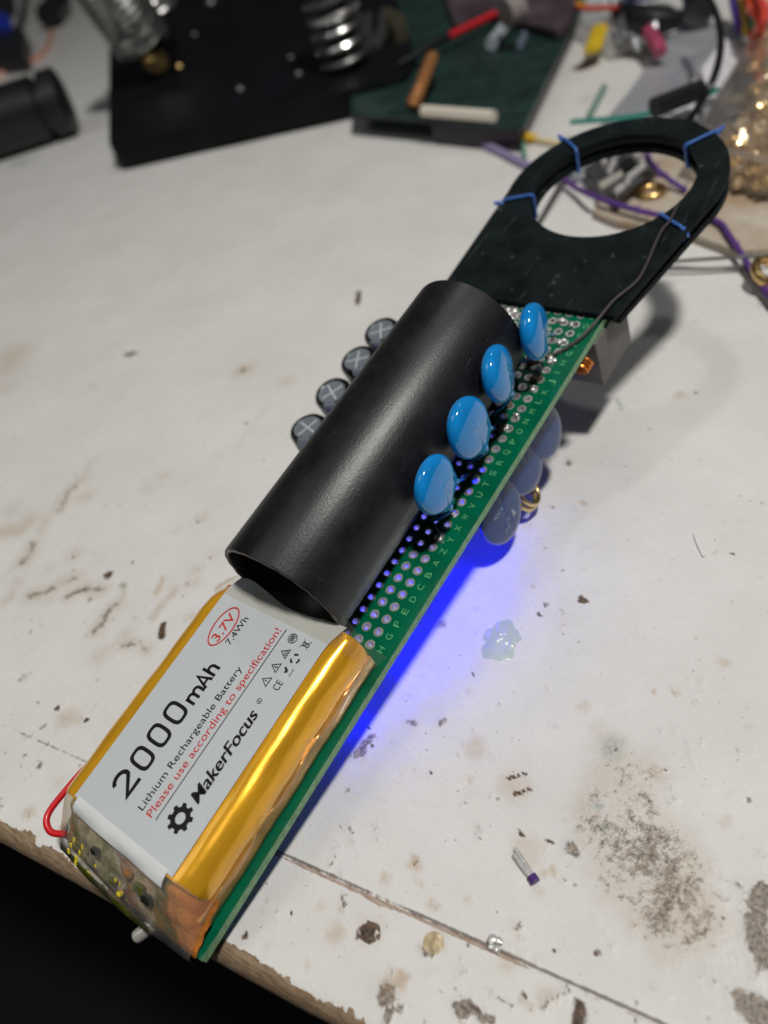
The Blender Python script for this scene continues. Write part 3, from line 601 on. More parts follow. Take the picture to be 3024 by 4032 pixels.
def end_mat():
    m = bpy.data.materials.new('taped_cell_end'); m.use_nodes = True; nt = m.node_tree; L = nt.links.new; p = nt.nodes['Principled BSDF']
    tc = nn(nt, 'ShaderNodeTexCoord'); sx = nn(nt, 'ShaderNodeSeparateXYZ'); L(tc.outputs['Object'], sx.inputs[0])
    n = nn(nt, 'ShaderNodeTexNoise', Scale=1.9, Detail=6.0, Roughness=.6); L(tc.outputs['Object'], n.inputs['Vector'])
    ad = nn(nt, 'ShaderNodeMath', operation='MULTIPLY_ADD'); ad.inputs[1].default_value = 2.2; L(n.outputs[0], ad.inputs[0]); L(sx.outputs['Y'], ad.inputs[2])
    cr = nn(nt, 'ShaderNodeValToRGB'); mr = nn(nt, 'ShaderNodeMapRange'); mr.inputs[1].default_value = .5; mr.inputs[2].default_value = 4.1; L(ad.outputs[0], mr.inputs[0]); L(mr.outputs[0], cr.inputs[0])
    e = cr.color_ramp.elements; e[0].position = 0; e[0].color = (.50, .16, .025, 1); e[1].position = 1; e[1].color = (.40, .28, .14, 1)
    for pos, col in [(.16, (.75, .30, .06, 1)), (.24, (.20, .17, .04, 1)), (.34, (.60, .50, .38, 1)), (.43, (.42, .18, .12, 1)), (.50, (.75, .70, .62, 1)), (.60, (.26, .28, .12, 1)), (.70, (.74, .64, .50, 1)), (.80, (.24, .25, .08, 1)), (.92, (.60, .42, .22, 1))]:
        x = e.new(pos); x.color = col
    L(cr.outputs[0], p.inputs['Base Color']); p.inputs['Roughness'].default_value = .3; p.inputs['Coat Weight'].default_value = .8; p.inputs['Coat Roughness'].default_value = .1
    n2 = nn(nt, 'ShaderNodeTexNoise', Scale=9.0, Detail=3.0); L(tc.outputs['Object'], n2.inputs['Vector']); b = nn(nt, 'ShaderNodeBump', Strength=.7, Distance=.04); L(n2.outputs[0], b.inputs['Height']); L(b.outputs[0], p.inputs['Normal'])
    return m
mb = MB().grid(inner); n = 45
mb.add([(p[0], p[1], .02) for p in inner[-1]] + inner[-1], [(i, i + 1, n + i + 1, n + i) for i in range(n - 1)])
mb.build('taped_end', end_mat(), bat, angle=60)
pcm = MB(); pl = [(nearend(v) - .02, v, .10 + .015 * math.sin(v * 7)) for v in np.linspace(.4, 2.75, 16)]
pcm.grid([[(p[0] + .06, p[1], p[2] + .16) for p in pl], [(p[0] - .03, p[1], p[2] + .06) for p in pl], [(p[0] - .02, p[1], p[2] - .06) for p in pl]])
pc = pcm.build('protection_board', m_pcm, bat, angle=80)
for (px, py, a) in [(278,3347,.035),(308,3377,.04),(305,3395,.03),(287,3324,.028),(300,3303,.022),(332,3331,.028),(321,3353,.024),(355,3436,.03),(366,3448,.03),(462,3462,.02),(383,3405,.02),(480,3478,.02)]:
    g = G(px, py, .5)
    for _ in range(12): g = G(px, py, max(.1, 1.0 - .82 * min(1, max(0, (-4.62 - g.x) / .84)) ** 1.5))
    MB().box(-a * 1.2, a * 1.2, -a * .8, a * .8, 0, .012, Matrix.Translation(g + Vector((-.02, 0, .02))) @ Matrix.Rotation(-.80, 4, 'Y')).build('contact_pad', m_pad, pc, smooth=False)
outer = [[(p[0] - .02, p[1], p[2] + .02) for p in r] for r in rows]
mb = MB().grid(outer); m_tape = film('wrinkled_clear_tape', (.97, .93, .85), .10, .07, .35, 1.0, 4.5); mb.add([(p[0], p[1], .03) for p in outer[-1]] + outer[-1], [(i, i + 1, n + i + 1, n + i) for i in range(n - 1)])
mb.build('clear_tape', m_tape, bat, angle=80)
m_part = mat('small_black_part', (.02, .02, .022), .3)
for (px, py, a, m_) in [(372, 3352, .07, m_part), (545, 3500, .10, m_pcm), (572, 3540, .09, m_part), (440, 3470, .06, m_pcm), (500, 3440, .07, m_side), (470, 3520, .04, m_pad)]:
    g = G(px, py, .5)
    for _ in range(12): g = G(px, py, max(.1, 1.0 - .82 * min(1, max(0, (-4.62 - g.x) / .84)) ** 1.5))
    MB().box(-a * .7, a * .7, -a, a, -.05, .03, Matrix.Translation(g) @ Matrix.Rotation(-.80, 4, 'Y') @ Matrix.Rotation(.2, 4, 'Z')).build('surface_part', m_, pc, bevel=.01)
# label fold over the end; missing light put in as a paler label colour
rows2 = [[(-4.60, v, 1.026), (-4.70, v, 1.02), (-4.78, v, .985 + .008 * math.sin(v * 9)), (-4.84, v, .93 + .02 * math.sin(v * 5))] for v in np.linspace(.12, 2.30, 30)]
MB().grid(rows2).build('label_lip', mat('lightened_label_fold', (.74, .755, .76), .2, coat=.8, bump=.3, bscale=4), bat, angle=80)
# lead wire of the battery
m_redw = mat('red_insulation', (.62, .01, .015), .35, coat=.2)
MB().tube(smooth_path([(-3.4, 2.80, .3), (-4.0, 2.97, .42), (-4.3, 3.06, .48), (-4.77, 3.10, .5), (-5.12, 3.11, .5), (-5.28, 3.03, .48), (-5.34, 2.87, .42), (-5.24, 2.66, .35)]), .055, 12).build('lead_wire', m_redw, bat)

# ---- blue disc capacitors standing on the board
m_blue = mat('glossy_blue_epoxy', (.006, .23, .62), .10, coat=.5, var=.08, vscale=3, bump=.05, bscale=4)
m_blue.node_tree.nodes['Principled BSDF'].inputs['Specular IOR Level'].default_value = .7
m_lead = mat('tinned_lead', (.60, .58, .52), .35, 1, bump=.4, bscale=25)
m_flux = mat('dark_solder_flux', (.10, .085, .05), .25, .35, var=.5, vscale=14, bump=.8, bscale=22)
def disc_mesh(R, th, lean, legs):
    P = []; NA, NR = 72, 12
    for side in (1, -1):
        for ir in range(NR + 1):
            rr = math.sin(PI / 2 * ir / NR) if side > 0 else math.sin(PI / 2 * (NR - ir) / NR); row = []
            for ia in range(NA + 1):
                a = 2 * PI * (ia % NA) / NA; rad = R * (1 + .018 * math.sin(2 * a + R * 90) + .012 * math.sin(3 * a + R * 50)); thk = 1 + .05 * math.sin(a + R * 70)
                for la in legs:
                    d = (a - la + PI) % (2 * PI) - PI; g = math.exp(-(d / .30) ** 2); rad += .16 * g * (rr ** 2); thk -= .30 * g * rr
                y = side * th / 2 * (max(0, 1 - rr ** 2.8)) ** (1 / 2.4) * thk
                row.append((rad * rr * math.cos(a), y, rad * rr * math.sin(a)))
            P.append(row)
    return P
def disc_cap(center, R, th, yaw, tilt, legpts, mblue, parent, label=None):
    e = empty('disc_capacitor'); e.parent = parent; e.location = center; e.rotation_euler = (tilt, 0, yaw)
    if label: e['label'] = label
    mt = Matrix.Translation(center) @ (Matrix.Rotation(yaw, 4, 'Z') @ Matrix.Rotation(tilt, 4, 'X')); inv = mt.inverted(); legs = []; L2 = []
    for lp in legpts:
        q = inv @ Vector(lp); legs.append(math.atan2(q.z, q.x)); L2.append(q)
    MB().grid(disc_mesh(R, th, 0, legs)).build('coated_disc', mblue, e, angle=80)
    for la, q in zip(legs, L2):
        s0 = Vector((math.cos(la) * R * .95, 0, math.sin(la) * R * .95)); s1 = Vector((math.cos(la) * (R + .20), 0, math.sin(la) * (R + .20)))
        MB().tube(smooth_path([s0, s1, (s1 + q) / 2 + Vector((0, 0, -.03)), q]), [.08, .08, .08, .075, .07, .065, .055, .05, .045, .04] + [.03] * 15, 10).build('lead', [mblue, m_lead], e)
    return e
for (c_, R, th, yaw, tilt, lg) in [
    ((2.60, .22, .68), .53, .36, .10, -.10, [(2.24, .30, .02), (3.40, .20, .02)]),
    ((3.88, .26, .74), .57, .38, .10, -.12, [(3.62, .36, .02), (4.52, .24, .02)]),
    ((5.16, .34, .78), .55, .40, .30, -.08, [(4.76, .48, .02), (5.80, .50, .02)]),
    ((6.38, .24, .70), .55, .41, .30, -.05, [(6.10, .66, .02), (7.02, .30, .02)])]:
    c_ = Vector(c_); q = .055 if c_.x < 6 else .035; c_ = c_ + (BTI @ Vector(CW) - c_) * q
    disc_cap(c_, R * (1 - q), th, yaw, tilt, lg, m_blue, gad)
def joint(u, v, r=.08, m=None, k=5):
    mb = MB()
    for i in range(k): sphere(mb, (u + random.uniform(-.5, .5) * r * 1.6, v + random.uniform(-.5, .5) * r * 1.4, .02), r * random.uniform(.45, 1), 10, sz=.8, jitter=.12)
    mb.build('solder_joint', m or m_tin, gad, angle=80)
for (u, v, r, m, k) in [(2.02, .0, .075, m_tin, 3), (3.40, .10, .09, m_flux, 6), (3.33, .0, .08, m_tin, 3), (4.53, .18, .09, m_flux, 7), (4.57, .02, .07, m_tin, 3), (5.83, .08, .09, m_flux, 8), (5.6, .04, .07, m_tin, 3), (6.45, .12, .08, m_flux, 6), (6.6, .28, .08, m_tin, 5),
        (7.0, .5, .08, m_tin, 5), (7.35, 1.5, .13, m_tin, 8), (7.15, 1.35, .10, m_tin, 6), (7.35, 1.0, .09, m_tin, 5), (7.4, .35, .09, m_tin, 3), (7.0, 1.1, .09, m_tin, 4), (6.35, .0, .08, m_tin, 4), (6.85, .05, .07, m_tin, 3), (4.95, .02, .065, m_tin, 2), (6.9, 1.6, .11, m_tin, 6), (7.3, 1.9, .12, m_tin, 7), (7.1, .75, .09, m_tin, 4), (6.6, .9, .10, m_tin, 5), (6.1, .15, .08, m_tin, 4), (6.75, .5, .08, m_flux, 5), (7.35, .05, .08, m_tin, 3), (5.1, .25, .06, m_flux, 4), (2.55, .02, .06, m_tin, 2)]: joint(u, v, r, m, k)
MB().tube(smooth_path([(2.24, .30, .03), (2.15, .15, .04), (2.04, .0, .04)]), .025, 8).build('wire_link', m_lead, gad)
mo = mat('orange_brown_flux', (.30, .10, .02), .35, var=.4, vscale=8)
mb = MB(); sphere(mb, (6.28, .40, .04), .16, 12, 1, .8, .5, .1); mb.build('flux_drop', mo, gad)

# ---- disc capacitors under the board, sticking out on the right
m_blued = mat('dark_blue_epoxy', (.012, .045, .17), .14, coat=.6, var=.1, vscale=2)
m_print = mat('pale_print', (.30, .38, .46), .5)
for i, (px, py, w, R, yaw, tilt) in enumerate([(1968, 2014, -1.02, .64, .05, -.25), (2056, 1834, -.96, .60, .05, -.25), (2136, 1698, -.94, .60, .05, -.25)]):
    g = G(px, py, w)
    disc_cap(g, R, .26, yaw, tilt, [(g.x - .3, g.y + .12, -.14), (g.x + .3, g.y + .12, -.14)], m_blued, gad)
    if i == 0: big = [o for o in gad.children if o.name.startswith('disc_capacitor')][-1]
mt = big.matrix_local if False else (Matrix.Translation(big.location) @ big.rotation_euler.to_matrix().to_4x4())
def print_on(s, x0, x1, z0, z1, name='printed_text'):
    o = text_mesh(s, x0, x1, z0, z1, 0, m_print, big, name)
    for v in o.data.vertices: x, z = v.co.x, v.co.y; rr = min(.99, math.hypot(x, z) / .66); v.co = (x, -(.13 * (1 - rr ** 2.8) ** (1 / 2.4) + .006), z)
print_on('POCA', -.30, .0, .10, .19); print_on('JV', -.12, .02, -.20, -.12); print_on('JRA', -.28, -.08, -.32, -.24)
mb = MB(); mb.add([(.08, -.136, -.26), (.20, -.134, -.26), (.16, -.134, -.08)], [(0, 1, 2)]); mb.build('printed_mark', m_print, big, smooth=False)

# ---- electrolytic capacitors along the left side
m_sleeve = mat('black_sleeve', (.004, .004, .005), .25, coat=.1)
m_grey = mat('grey_sleeve_stripe', (.20, .23, .27), .3, coat=.3)
m_alu = mat('brushed_aluminium_top', (.20, .23, .26), .42, .3, bump=.3, bscale=14)
for i, (px, py) in enumerate([(1212, 1684), (1308, 1546), (1408, 1416), (1500, 1303)]):
    g = G(px, py, .12); e = empty('electrolytic_capacitor'); e.parent = gad; e.location = g
    e.rotation_euler = (random.uniform(-.05, .05) - .08, random.uniform(-.06, .06), [-.3, 1.0, .45, .6][i])
    R = .415; H = 1.25
    MB().lathe([(.02, -.005), (R * .70, -.005), (R * .74, .012), (R * .80, .03), (R * .9, .035), (R, -.03), (R, -.12), (R * .97, -.16), (R, -.2), (R, -H), (.05, -H)], 48).build('sleeve', m_sleeve, e, angle=50)
    top = MB().lathe([(0.001, .006), (R * .66, .006), (R * .73, .022), (R * .74, .010)], 40).build('metal_top', m_alu, e, angle=50)
    mb = MB()
    for a in (0, PI / 2): mb.box(-R * .62, R * .62, -.016, .016, .004, .013, Matrix.Rotation(a, 4, 'Z'))
    mb.build('vent_groove', mat('groove_metal', (.80, .82, .84), .3, .3) if i == 0 else bpy.data.materials['groove_metal'], e, smooth=False)
    mb = MB(); st = []
    for k in range(11):
        a = -.38 + .76 * k / 10 + [3.9, 2.6, 3.4, 2.8][i]; st.append([(r * math.cos(a), r * math.sin(a), z) for r, z in [(R * .80, .033), (R * .905, .040), (R * 1.012, -.03), (R * 1.012, -.12), (R * 1.0, -.16), (R * 1.012, -.2), (R * 1.012, -H)]])
    mb.grid(st); mb.build('polarity_stripe', m_grey, e)
    MB().tube([(0, -.1, -H), (.1, -.8, -H + .1)], .03, 8).build('lead', m_lead, e)

# ---- grey relay block under the far end
m_relay = mat('dark_grey_plastic', (.115, .106, .102), .5, var=.15, vscale=3)
MB().box(7.10, 8.45, -.52, 1.1, -1.36, -.17).build('relay_block', m_relay, gad, bevel=.03)
# copper coil loops beside it, and the brass coil by the LED
m_cop = mat('orange_copper_wire', (.75, .25, .05), .3, .8); m_brass = mat('brass_wire', (.80, .62, .30), .25, 1)
hp = [(6.62 + .10 * k / 16, -.25 + .26 * math.cos(k * PI / 8), -.45 + .14 * math.sin(k * PI / 8)) for k in range(49)]
MB().tube(hp, .035, 8).build('copper_coil', m_cop, gad)
gb = G(2070, 1950, -1.78)
e = empty('brass_coil'); e.parent = gad; e.location = gb
MB().tube([(0, .3, .2), (0, .5, .6), (0, .6, -gb.z - .1)], .03, 8).build('lead', m_lead, e)
for k in range(2): MB().lathe([(.33 + .046 * math.cos(a), .046 * math.sin(a)) for a in [PI / 5 * j for j in range(10)]], 40, Matrix.Rotation(.5, 4, 'Z') @ Matrix.Rotation(1.0, 4, 'X') @ Matrix.Translation((.05 * k + .04, .02 * k, .12 * k - .06)), closed=True).build('wire_turn', m_brass, e)
# lit blue LED under the board
m_led = mat('lit_blue_led', (.01, .02, .6), .2, emit=(.01, .02, 1), es=14)
gl = Vector((3.35, -.05, -.36)); e = empty('blue_led'); e.parent = gad; e.location = gl; e['label'] = 'lit blue light under the circuit board'
MB().lathe([(.001, .13), (.06, .11), (.10, .06), (.115, 0), (.115, -.1), (.13, -.1), (.13, -.14), (.001, -.14)], 24, Matrix.Rotation(PI, 4, 'X')).build('led_lens', m_led, e)
for (x, y, z, p, r) in [(2.2, .05, -1.2, 46, .08), (.5, .10, -1.0, 40, .08), (-1.2, .15, -.75, 14, .08), (3.5, .0, -1.2, 14, .06)]:
    l = bpy.data.lights.new('led_light', 'POINT'); l.energy = p; l.color = (.0002, .0008, 1); l.shadow_soft_size = r
    lo = bpy.data.objects.new('led_light', l); COL.objects.link(lo); lo.location = BT @ Vector((x, y, z))
# metal pin poking out below the battery end
m_pin = mat('bright_metal_can', (.68, .66, .60), .32, .6)
pa, pb = Vector((-5.2, .62, -.30)), Vector((-5.80, .90, -.30)); mb = MB()
mb.tube([pa, pa + (pb - pa) * .85, pa + (pb - pa) * .95, pb], [.105, .105, .095, .06], 20); mb.build('metal_pin', m_pin, gad, angle=30)

# ---- coil head
m_head0 = None
m_head = mat('blackened_green_laminate', (.0055, .0090, .0095), .6, var=.4, vscale=1.5, bump=.15, bscale=25)
def head_mat():
    nt = m_head.node_tree; p = nt.nodes['Principled BSDF']; p.inputs['Specular IOR Level'].default_value = .10
head_mat(); dust(m_head, (.09, .11, .11), 6, .70, .5); dust(m_head, (.06, .08, .08), 3.2, .66, .35, (.25, 3, 1))
head = empty('coil_head'); head.parent = gad
RC, RV, RO, RI = 11.52, 1.14, 2.44, 1.80
def neck_outline(u0, v0, v1, RO, RI, N=300):
    out, inn = [], []
    angs = sorted([2 * PI * k / N for k in range(N)] + [math.atan2(v0 - RV, u0 - RC) % (2 * PI), math.atan2(v1 - RV, u0 - RC) % (2 * PI)])
    for a in angs:
        ca, sa2 = math.cos(a), math.sin(a); r = RO
        if ca < 0:
            # neck: straight lines from the base corners to the ring
            rr = (u0 - RC) / ca
            v = RV + rr * sa2
            if v0 <= v <= v1: r = max(r, rr)
            else:
                vb_ = v0 if sa2 < 0 else v1; ve = RV + (-RO * .985 if sa2 < 0 else RO * .985); ue = RC - .15 * RO
                # line (u0,vb)-(ue,ve)
                dx, dy = ue - u0, ve - vb_; den = ca * dy - sa2 * dx
                if abs(den) > 1e-6:
                    t = ((u0 - RC) * dy - (vb_ - RV) * dx) / den
                    px_ = RC + ca * t
                    if t > 0 and u0 - 1e-6 <= px_ <= ue: r = max(r, t)
        out.append((RC + ca * r, RV + sa2 * r)); inn.append((RC + ca * RI, RV + sa2 * RI))
    return out, inn
def ringplate(u0, v0, v1, w0, w1, RO, RI, name, m, parent):
    out, inn = neck_outline(u0, v0, v1, RO, RI); n = len(out); mb = MB()
    L = [[(*p, w1) for p in inn], [(*p, w1) for p in out], [(*p, w0) for p in out], [(*p, w0) for p in inn]]
    mb.add([p for l in L for p in l], [(k * n + i, k * n + (i + 1) % n, ((k + 1) % 4) * n + (i + 1) % n, ((k + 1) % 4) * n + i) for k in range(4) for i in range(n)])
    return mb.build(name, m, parent, angle=30)
ringplate(7.60, -.72, 3.40, .005, .14, RO, RI, 'top_plate', m_head, head)
ringplate(7.9, -.66, 3.36, -.34, -.20, RO - .03, RI, 'bottom_plate', m_head, head)
m_wind = mat('black_taped_winding', (.012, .011, .012), .4, bump=.5, bscale=8)
MB().lathe([(RI + .10, -.19), (RI + .06, -.05), (RI + .10, .0), (RO - .22, .0), (RO - .14, -.05), (RO - .16, -.19)], 96, Matrix.Translation((RC, RV, 0)), closed=True).build('winding', m_wind, head, angle=50)
MB().prism([(7.95, -.5), (9.2, -.7), (9.2, 2.9), (7.95, 3.2)], -.199, .004).build('spacer', m_head, head)
m_tie = mat('blue_plastic_tie', (.045, .13, .42), .4, var=.2, vscale=4)
for a, du in [(math.radians(118), 0), (math.radians(52), 0), (math.radians(-40), 0), (math.radians(-121), 0)]:
    if abs(a - math.radians(118)) < .01: a = math.radians(111)
    ca, sa2 = math.cos(a), math.sin(a); rm = (RO + RI) / 2; hw = (RO - RI) / 2
    e = empty('cable_tie'); e.parent = head
    pts = []
    for k in range(29):
        t = 2 * PI * k / 28; x = max(-1, min(1, math.cos(t) * 1.45)); y = max(-1, min(1, math.sin(t) * 1.45)); r = rm + x * (hw + .035); pts.append((RC + ca * r + .05 * math.sin(t) * sa2, RV + sa2 * r, -.10 + y * .29))
    MB().tube(pts, .040, 8).build('band', m_tie, e)
    r = RO + .05; q = Vector((RC + ca * r, RV + sa2 * r, .12)); d = Vector((ca, sa2, .35 if a > -1 else -.6)).normalized()
    MB().tube([q - d * .02, q + d * .10, q + d * .20], [.065, .055, .035], 8).build('tail', m_tie, e)
# enamelled wire along the right edge of the head down to the board
m_wire = mat('grey_brown_enamel', (.055, .045, .045), .45)
pts = [(10.9, -.62, .17), (10.33, -.71, .24), (9.93, -.67, .24), (8.94, -.77, .20), (8.5, -.76, .2), (7.95, -.58, .22), (7.51, -.50, .20), (7.0, -.34, .12), (6.68, -.14, .06), (6.45, .05, .05)]
MB().tube(smooth_path(pts), .030, 10).build('enamelled_wire', m_wire, gad)
m_scr = mat('scuffed_laminate', (.06, .07, .075), .6)

# ------------------------------------------------------------------ small things lying on the bench
m_solder = mat('dull_solder', (.70, .69, .67), .28, .55, bump=.7, bscale=12)
e = empty('wire_clipping', U(2062, 3412, .05)); tag(e, 'short tinned wire clipping with a purple end lying on the white bench', 'wire clipping')
a, b, d_ = U(2022, 3348, .05), U(2106, 3470, .05), Vector((0, 0, 0)); L0 = lambda p: p - e.location
side = (b - a).cross(Vector((0, 0, 1))).normalized() * .032
MB().tube(smooth_path([L0(a - side), L0(a.lerp(b, .5) - side * .8), L0(b - side * .3)]), .036, 10).build('tinned_strand', m_solder, e)
MB().tube(smooth_path([L0(a + side + (b - a) * .1), L0(a.lerp(b, .5) + side), L0(b + side * .3)]), .036, 10).build('tinned_strand', m_solder, e)
m_pur = mat('purple_insulation', (.07, .02, .17), .35)
MB().tube([L0(a.lerp(b, .84)), L0(b + (b - a) * .03)], .075, 12).build('insulation', m_pur, e)
mb = MB(); g = U(1946, 3712, .07)
for k in range(14): sphere(mb, (random.uniform(-.07, .07), random.uniform(-.07, .07), random.uniform(-.03, .05)), random.uniform(.03, .055), 8, jitter=.2)
o = mb.build('solder_crumb', m_solder); o.location = g; tag(o, 'crumpled silver solder crumb sitting on the seam of the bench', 'solder crumb')
# dried glue blob
m_glue = film('pale_green_glue', (.86, .94, .90), .12, .14, .25, 1.0, 7)
P = []; cg = U(1972, 2524)
for i in range(25):
    row = []
    for j in range(49):
        a = 2 * PI * (j % 48) / 48; rr = i / 24; R = .40 * (1 + .18 * math.sin(2 * a + 1) + .10 * math.sin(5 * a) + .05 * math.sin(11 * a))
        x, y = rr * R * math.cos(a), rr * R * math.sin(a) * 1.0; h = .030 * (1 - rr ** 4) * (1 + .5 * math.sin(x * 33 + 2 * math.sin(y * 20)) * math.sin(y * 29 + 1)); row.append((x, y, h + .0 - .02 * (rr > .98)))
    P.append(row)
o = MB().grid(P).build('glue_blob', m_glue); o.location = cg + Vector((0, 0, .0)); tag(o, 'glossy pale green blob of dried glue on the white bench', 'glue blob')
m_amd = mat('amber_resin', (.46, .37, .23), .2, coat=.5, var=.35, vscale=7)
o = MB().lathe([(.15, -.01), (.145, .01), (.11, .02), (.001, .026)], 32).build('resin_drop', m_amd); o.location = U(*zB((225, 1320))); tag(o, 'flat round amber resin drop on the bench below the seam', 'resin drop')
m_white = mat('white_scrap', (.75, .75, .74), .5)
def strip(name, pts, r, m, label, cat, z=.05, flat=1.0, n=8, group=None, path=True):
    P_ = [U(p[0], p[1], p[2] if len(p) > 2 else z) for p in pts]; P_ = smooth_path(P_) if path and len(P_) > 2 else P_
    o = empty_root = MB().tube([p - P_[0] for p in P_], r, n, flat=flat).build(name, m); o.location = P_[0]; tag(o, label, cat, group); return o
strip('white_shaving', [(2735, 2100), (2748, 2140), (2772, 2190)], .028, m_white, 'thin white plastic shaving lying alone right of the circuit board', 'shaving', .03, .4)

# ------------------------------------------------------------------ background, all blurred
KZ = 1.36
m_blk = mat('black_matte', (.007, .008, .010), .42, var=.3, vscale=.6); m_slab = mat('black_base', (.003, .004, .0055), .5, var=.3, vscale=.4, bump=.15, bscale=2)
m_steel = mat('spring_steel', (.62, .62, .60), .28, 1); m_dul = mat('dull_screw', (.20, .20, .21), .4, .6); m_brs = mat('brass', (.80, .55, .22), .3, 1)
def rounded(poly, r, n=6):
    out = []; k = len(poly)
    for i in range(k):
        p0, p, p1 = Vector(poly[i - 1][:2]), Vector(poly[i][:2]), Vector(poly[(i + 1) % k][:2]); a = (p0 - p).normalized(); b = (p1 - p).normalized(); s0 = p + a * r; s1 = p + b * r
        for j in range(n + 1):
            t = j / n; out.append((s0 * (1 - t) ** 2 + p * 2 * t * (1 - t) + s1 * t * t)[:])
    return out
def slab_thing(name, px, z0, z1, r, m, label, cat, root=None, bevel=.08):
    P_ = [U(a, b, z1) for a, b in px]; m_slab.node_tree.nodes['Principled BSDF'].inputs['Specular IOR Level'].default_value = .2; c_ = Vector((sum(p.x for p in P_) / len(P_), sum(p.y for p in P_) / len(P_), 0))
    poly = rounded([(p.x - c_.x, p.y - c_.y) for p in P_], r * KZ) if r else [(p.x - c_.x, p.y - c_.y) for p in P_]
    o = MB().prism(poly, z0 * KZ, z1 * KZ).build(name, m, None, bevel=bevel)
    o.location = c_ if root is None else c_ - root.location
    if root is not None: o.parent = root
    else: tag(o, label, cat)
    return o
# soldering iron stand
st = empty('soldering_stand', U(900, 400)); tag(st, 'black weighted tool stand with steel coil springs at the back of the bench', 'soldering stand')
slab_thing('base', [(428, 575), (1600, 300), (1640, 225), (1480, -230), (430, -230)], .12, .95, .5, m_slab, '', '', st, .12)
for (px, py) in [(470, 590), (1420, 340)]:
    o = MB().lathe([(.001, 0), (.45, 0), (.5, .13), (.001, .13)], 20).build('rubber_foot', m_blk, st); p = U(px, py, .0); o.location = p - st.location + Vector((.8, .1, -.005))
def spring(base, axis, R, pitch, turns, wr, name, parent, r2_=None):
    ax = Vector(axis).normalized(); mt = align(base, ax); pts = []; R *= KZ; pitch *= KZ
    for k in range(int(turns * 20) + 1):
        t = k / 20; a = 2 * PI * t; rr = R if r2_ is None else R + (r2_ - R) * t / turns; pts.append(mt @ Vector((rr * math.cos(a), rr * math.sin(a), pitch * t)))
    return MB().tube(pts, wr, 8).build(name, m_steel, parent)
b0 = U(1362, 262, .95) - st.location
spring(b0 + Vector((0, 0, .35)), (0, 0, 1), .86, .48, 9, .14, 'coil_spring', st)
MB().lathe([(.001, 0), (.55, 0), (.62, .3), (.5, .45), (.5, 5), (.001, 5)], 24, Matrix.Translation(b0)).build('spring_core', m_blk, st, angle=40)
b1 = U(640, 215, 1.3) - st.location
ax1 = (U(420, -60, 4.5) - U(600, 200, 1.5)); MB().lathe([(.001, 0), (.85, 0), (1.0, .3), (1.0, 2.4), (.7, 2.8), (.7, 5), (.001, 5)], 24, align(b1 + Vector((-.2, -.1, .2)), ax1)).build('iron_holder', m_blk, st, angle=40)
spring(U(560, 165, 2.4) - st.location, ax1, 1.15, .30, 14, .10, 'coil_spring', st)
spring(U(630, 60, 2.6) - st.location, (0, .1, 1), .8, .7, 5, .15, 'coil_spring', st)
MB().lathe([(.001, .3), (.42, .12), (.58, 0), (.5, -.1), (.001, -.1)], 24, align(U(612, 238, 1.5) - st.location, (-.35, -.6, .62))).build('brass_cup', m_brs, st)
for (px, py, r) in [(705, 262, .18), (945, 350, .17), (765, 135, .15), (1145, 226, .13), (1175, 290, .15), (1282, 268, .2), (830, 10, .35)]:
    p = U(px, py, .98) - st.location; MB().lathe([(.001, r * .6), (r * .6, r * .5), (r, 0), (r, -.1)], 16, Matrix.Translation(p)).build('screw', m_dul if px != 705 else m_brs, st)
# crocodile clips on the arm
ar = empty('helping_arm', U(1560, 100, 1)); tag(ar, 'steel crocodile clip standing on the right side of the black stand', 'clip')
L1 = lambda px, py, z: U(px, py, z) - ar.location
MB().tube([L1(1475, 200, 1.0), L1(1440, 100, 1.3), L1(1455, 60, 1.5)], [.2, .22, .15], 10).build('jaw', m_steel, ar)
MB().tube([L1(1480, 200, 1.0), L1(1505, 130, 1.3), L1(1510, 60, 1.5)], [.2, .22, .15], 10).build('jaw', m_steel, ar)
MB().tube([L1(1520, 60, 1.2), L1(1570, 90, 1.2), L1(1580, 140, 1.1)], [.3, .35, .25], 12).build('brass_joint', mat('pale_brass', (.75, .66, .42), .3, 1), ar)
# black flashlight / driver on the left
p0, p1 = U(-420, 620, 1.3), U(262, 395, 1.3); d = p1 - p0; dl = d.length / KZ
o = MB().lathe([(.001, 0), (1.32, 0), (1.32, dl * .86), (1.12, dl * .87), (1.12, dl * .90), (1.36, dl * .905), (1.36, dl * .99), (1.15, dl), (.001, dl)], 36, align(Vector((0, 0, 0)), d)).build('torch', m_blk, angle=30)
o.location = p0; tag(o, 'thick black cylindrical torch lying at the left edge of the bench', 'torch')
# dark green circuit mat
m_dpcb = mat('dark_green_board', (.010, .028, .024), .45, var=.4, vscale=.8); m_und = mat('dark_purple_plastic', (.03, .022, .032), .4)
bd = empty('green_mat', U(1800, 300)); tag(bd, 'dark green circuit panel lying on a dark slab behind the ring', 'circuit panel')
slab_thing('panel_top', [(1380, 445), (2058, 500), (2275, 60), (2330, -120), (1440, -120)], .62, .75, .1, m_dpcb, '', '', bd, .02)
slab_thing('panel_base', [(1700, 490), (2040, 512), (2250, 75), (2300, -100), (1460, -100)], .05, .60, .1, m_und, '', '', bd, .05)
m_dot = mat('silver_pad', (.5, .55, .55), .3, 1)
for (px, py, r) in [(1965, 225, .13), (1943, 270, .1), (2005, 270, .1), (1990, 185, .12), (2050, 175, .12), (1900, 230, .1), (2035, 225, .1), (1985, 430, .14), (1985, 320, .08), (1575, 120, .12), (1540, 60, .15)]:
    MB().lathe([(.001, .06), (r, .03), (r, 0)], 12, Matrix.Translation(U(px, py, .755) - bd.location)).build('solder_pad', m_dot, bd)
m_gblob = mat('pale_grey_plastic', (.36, .40, .44), .4)
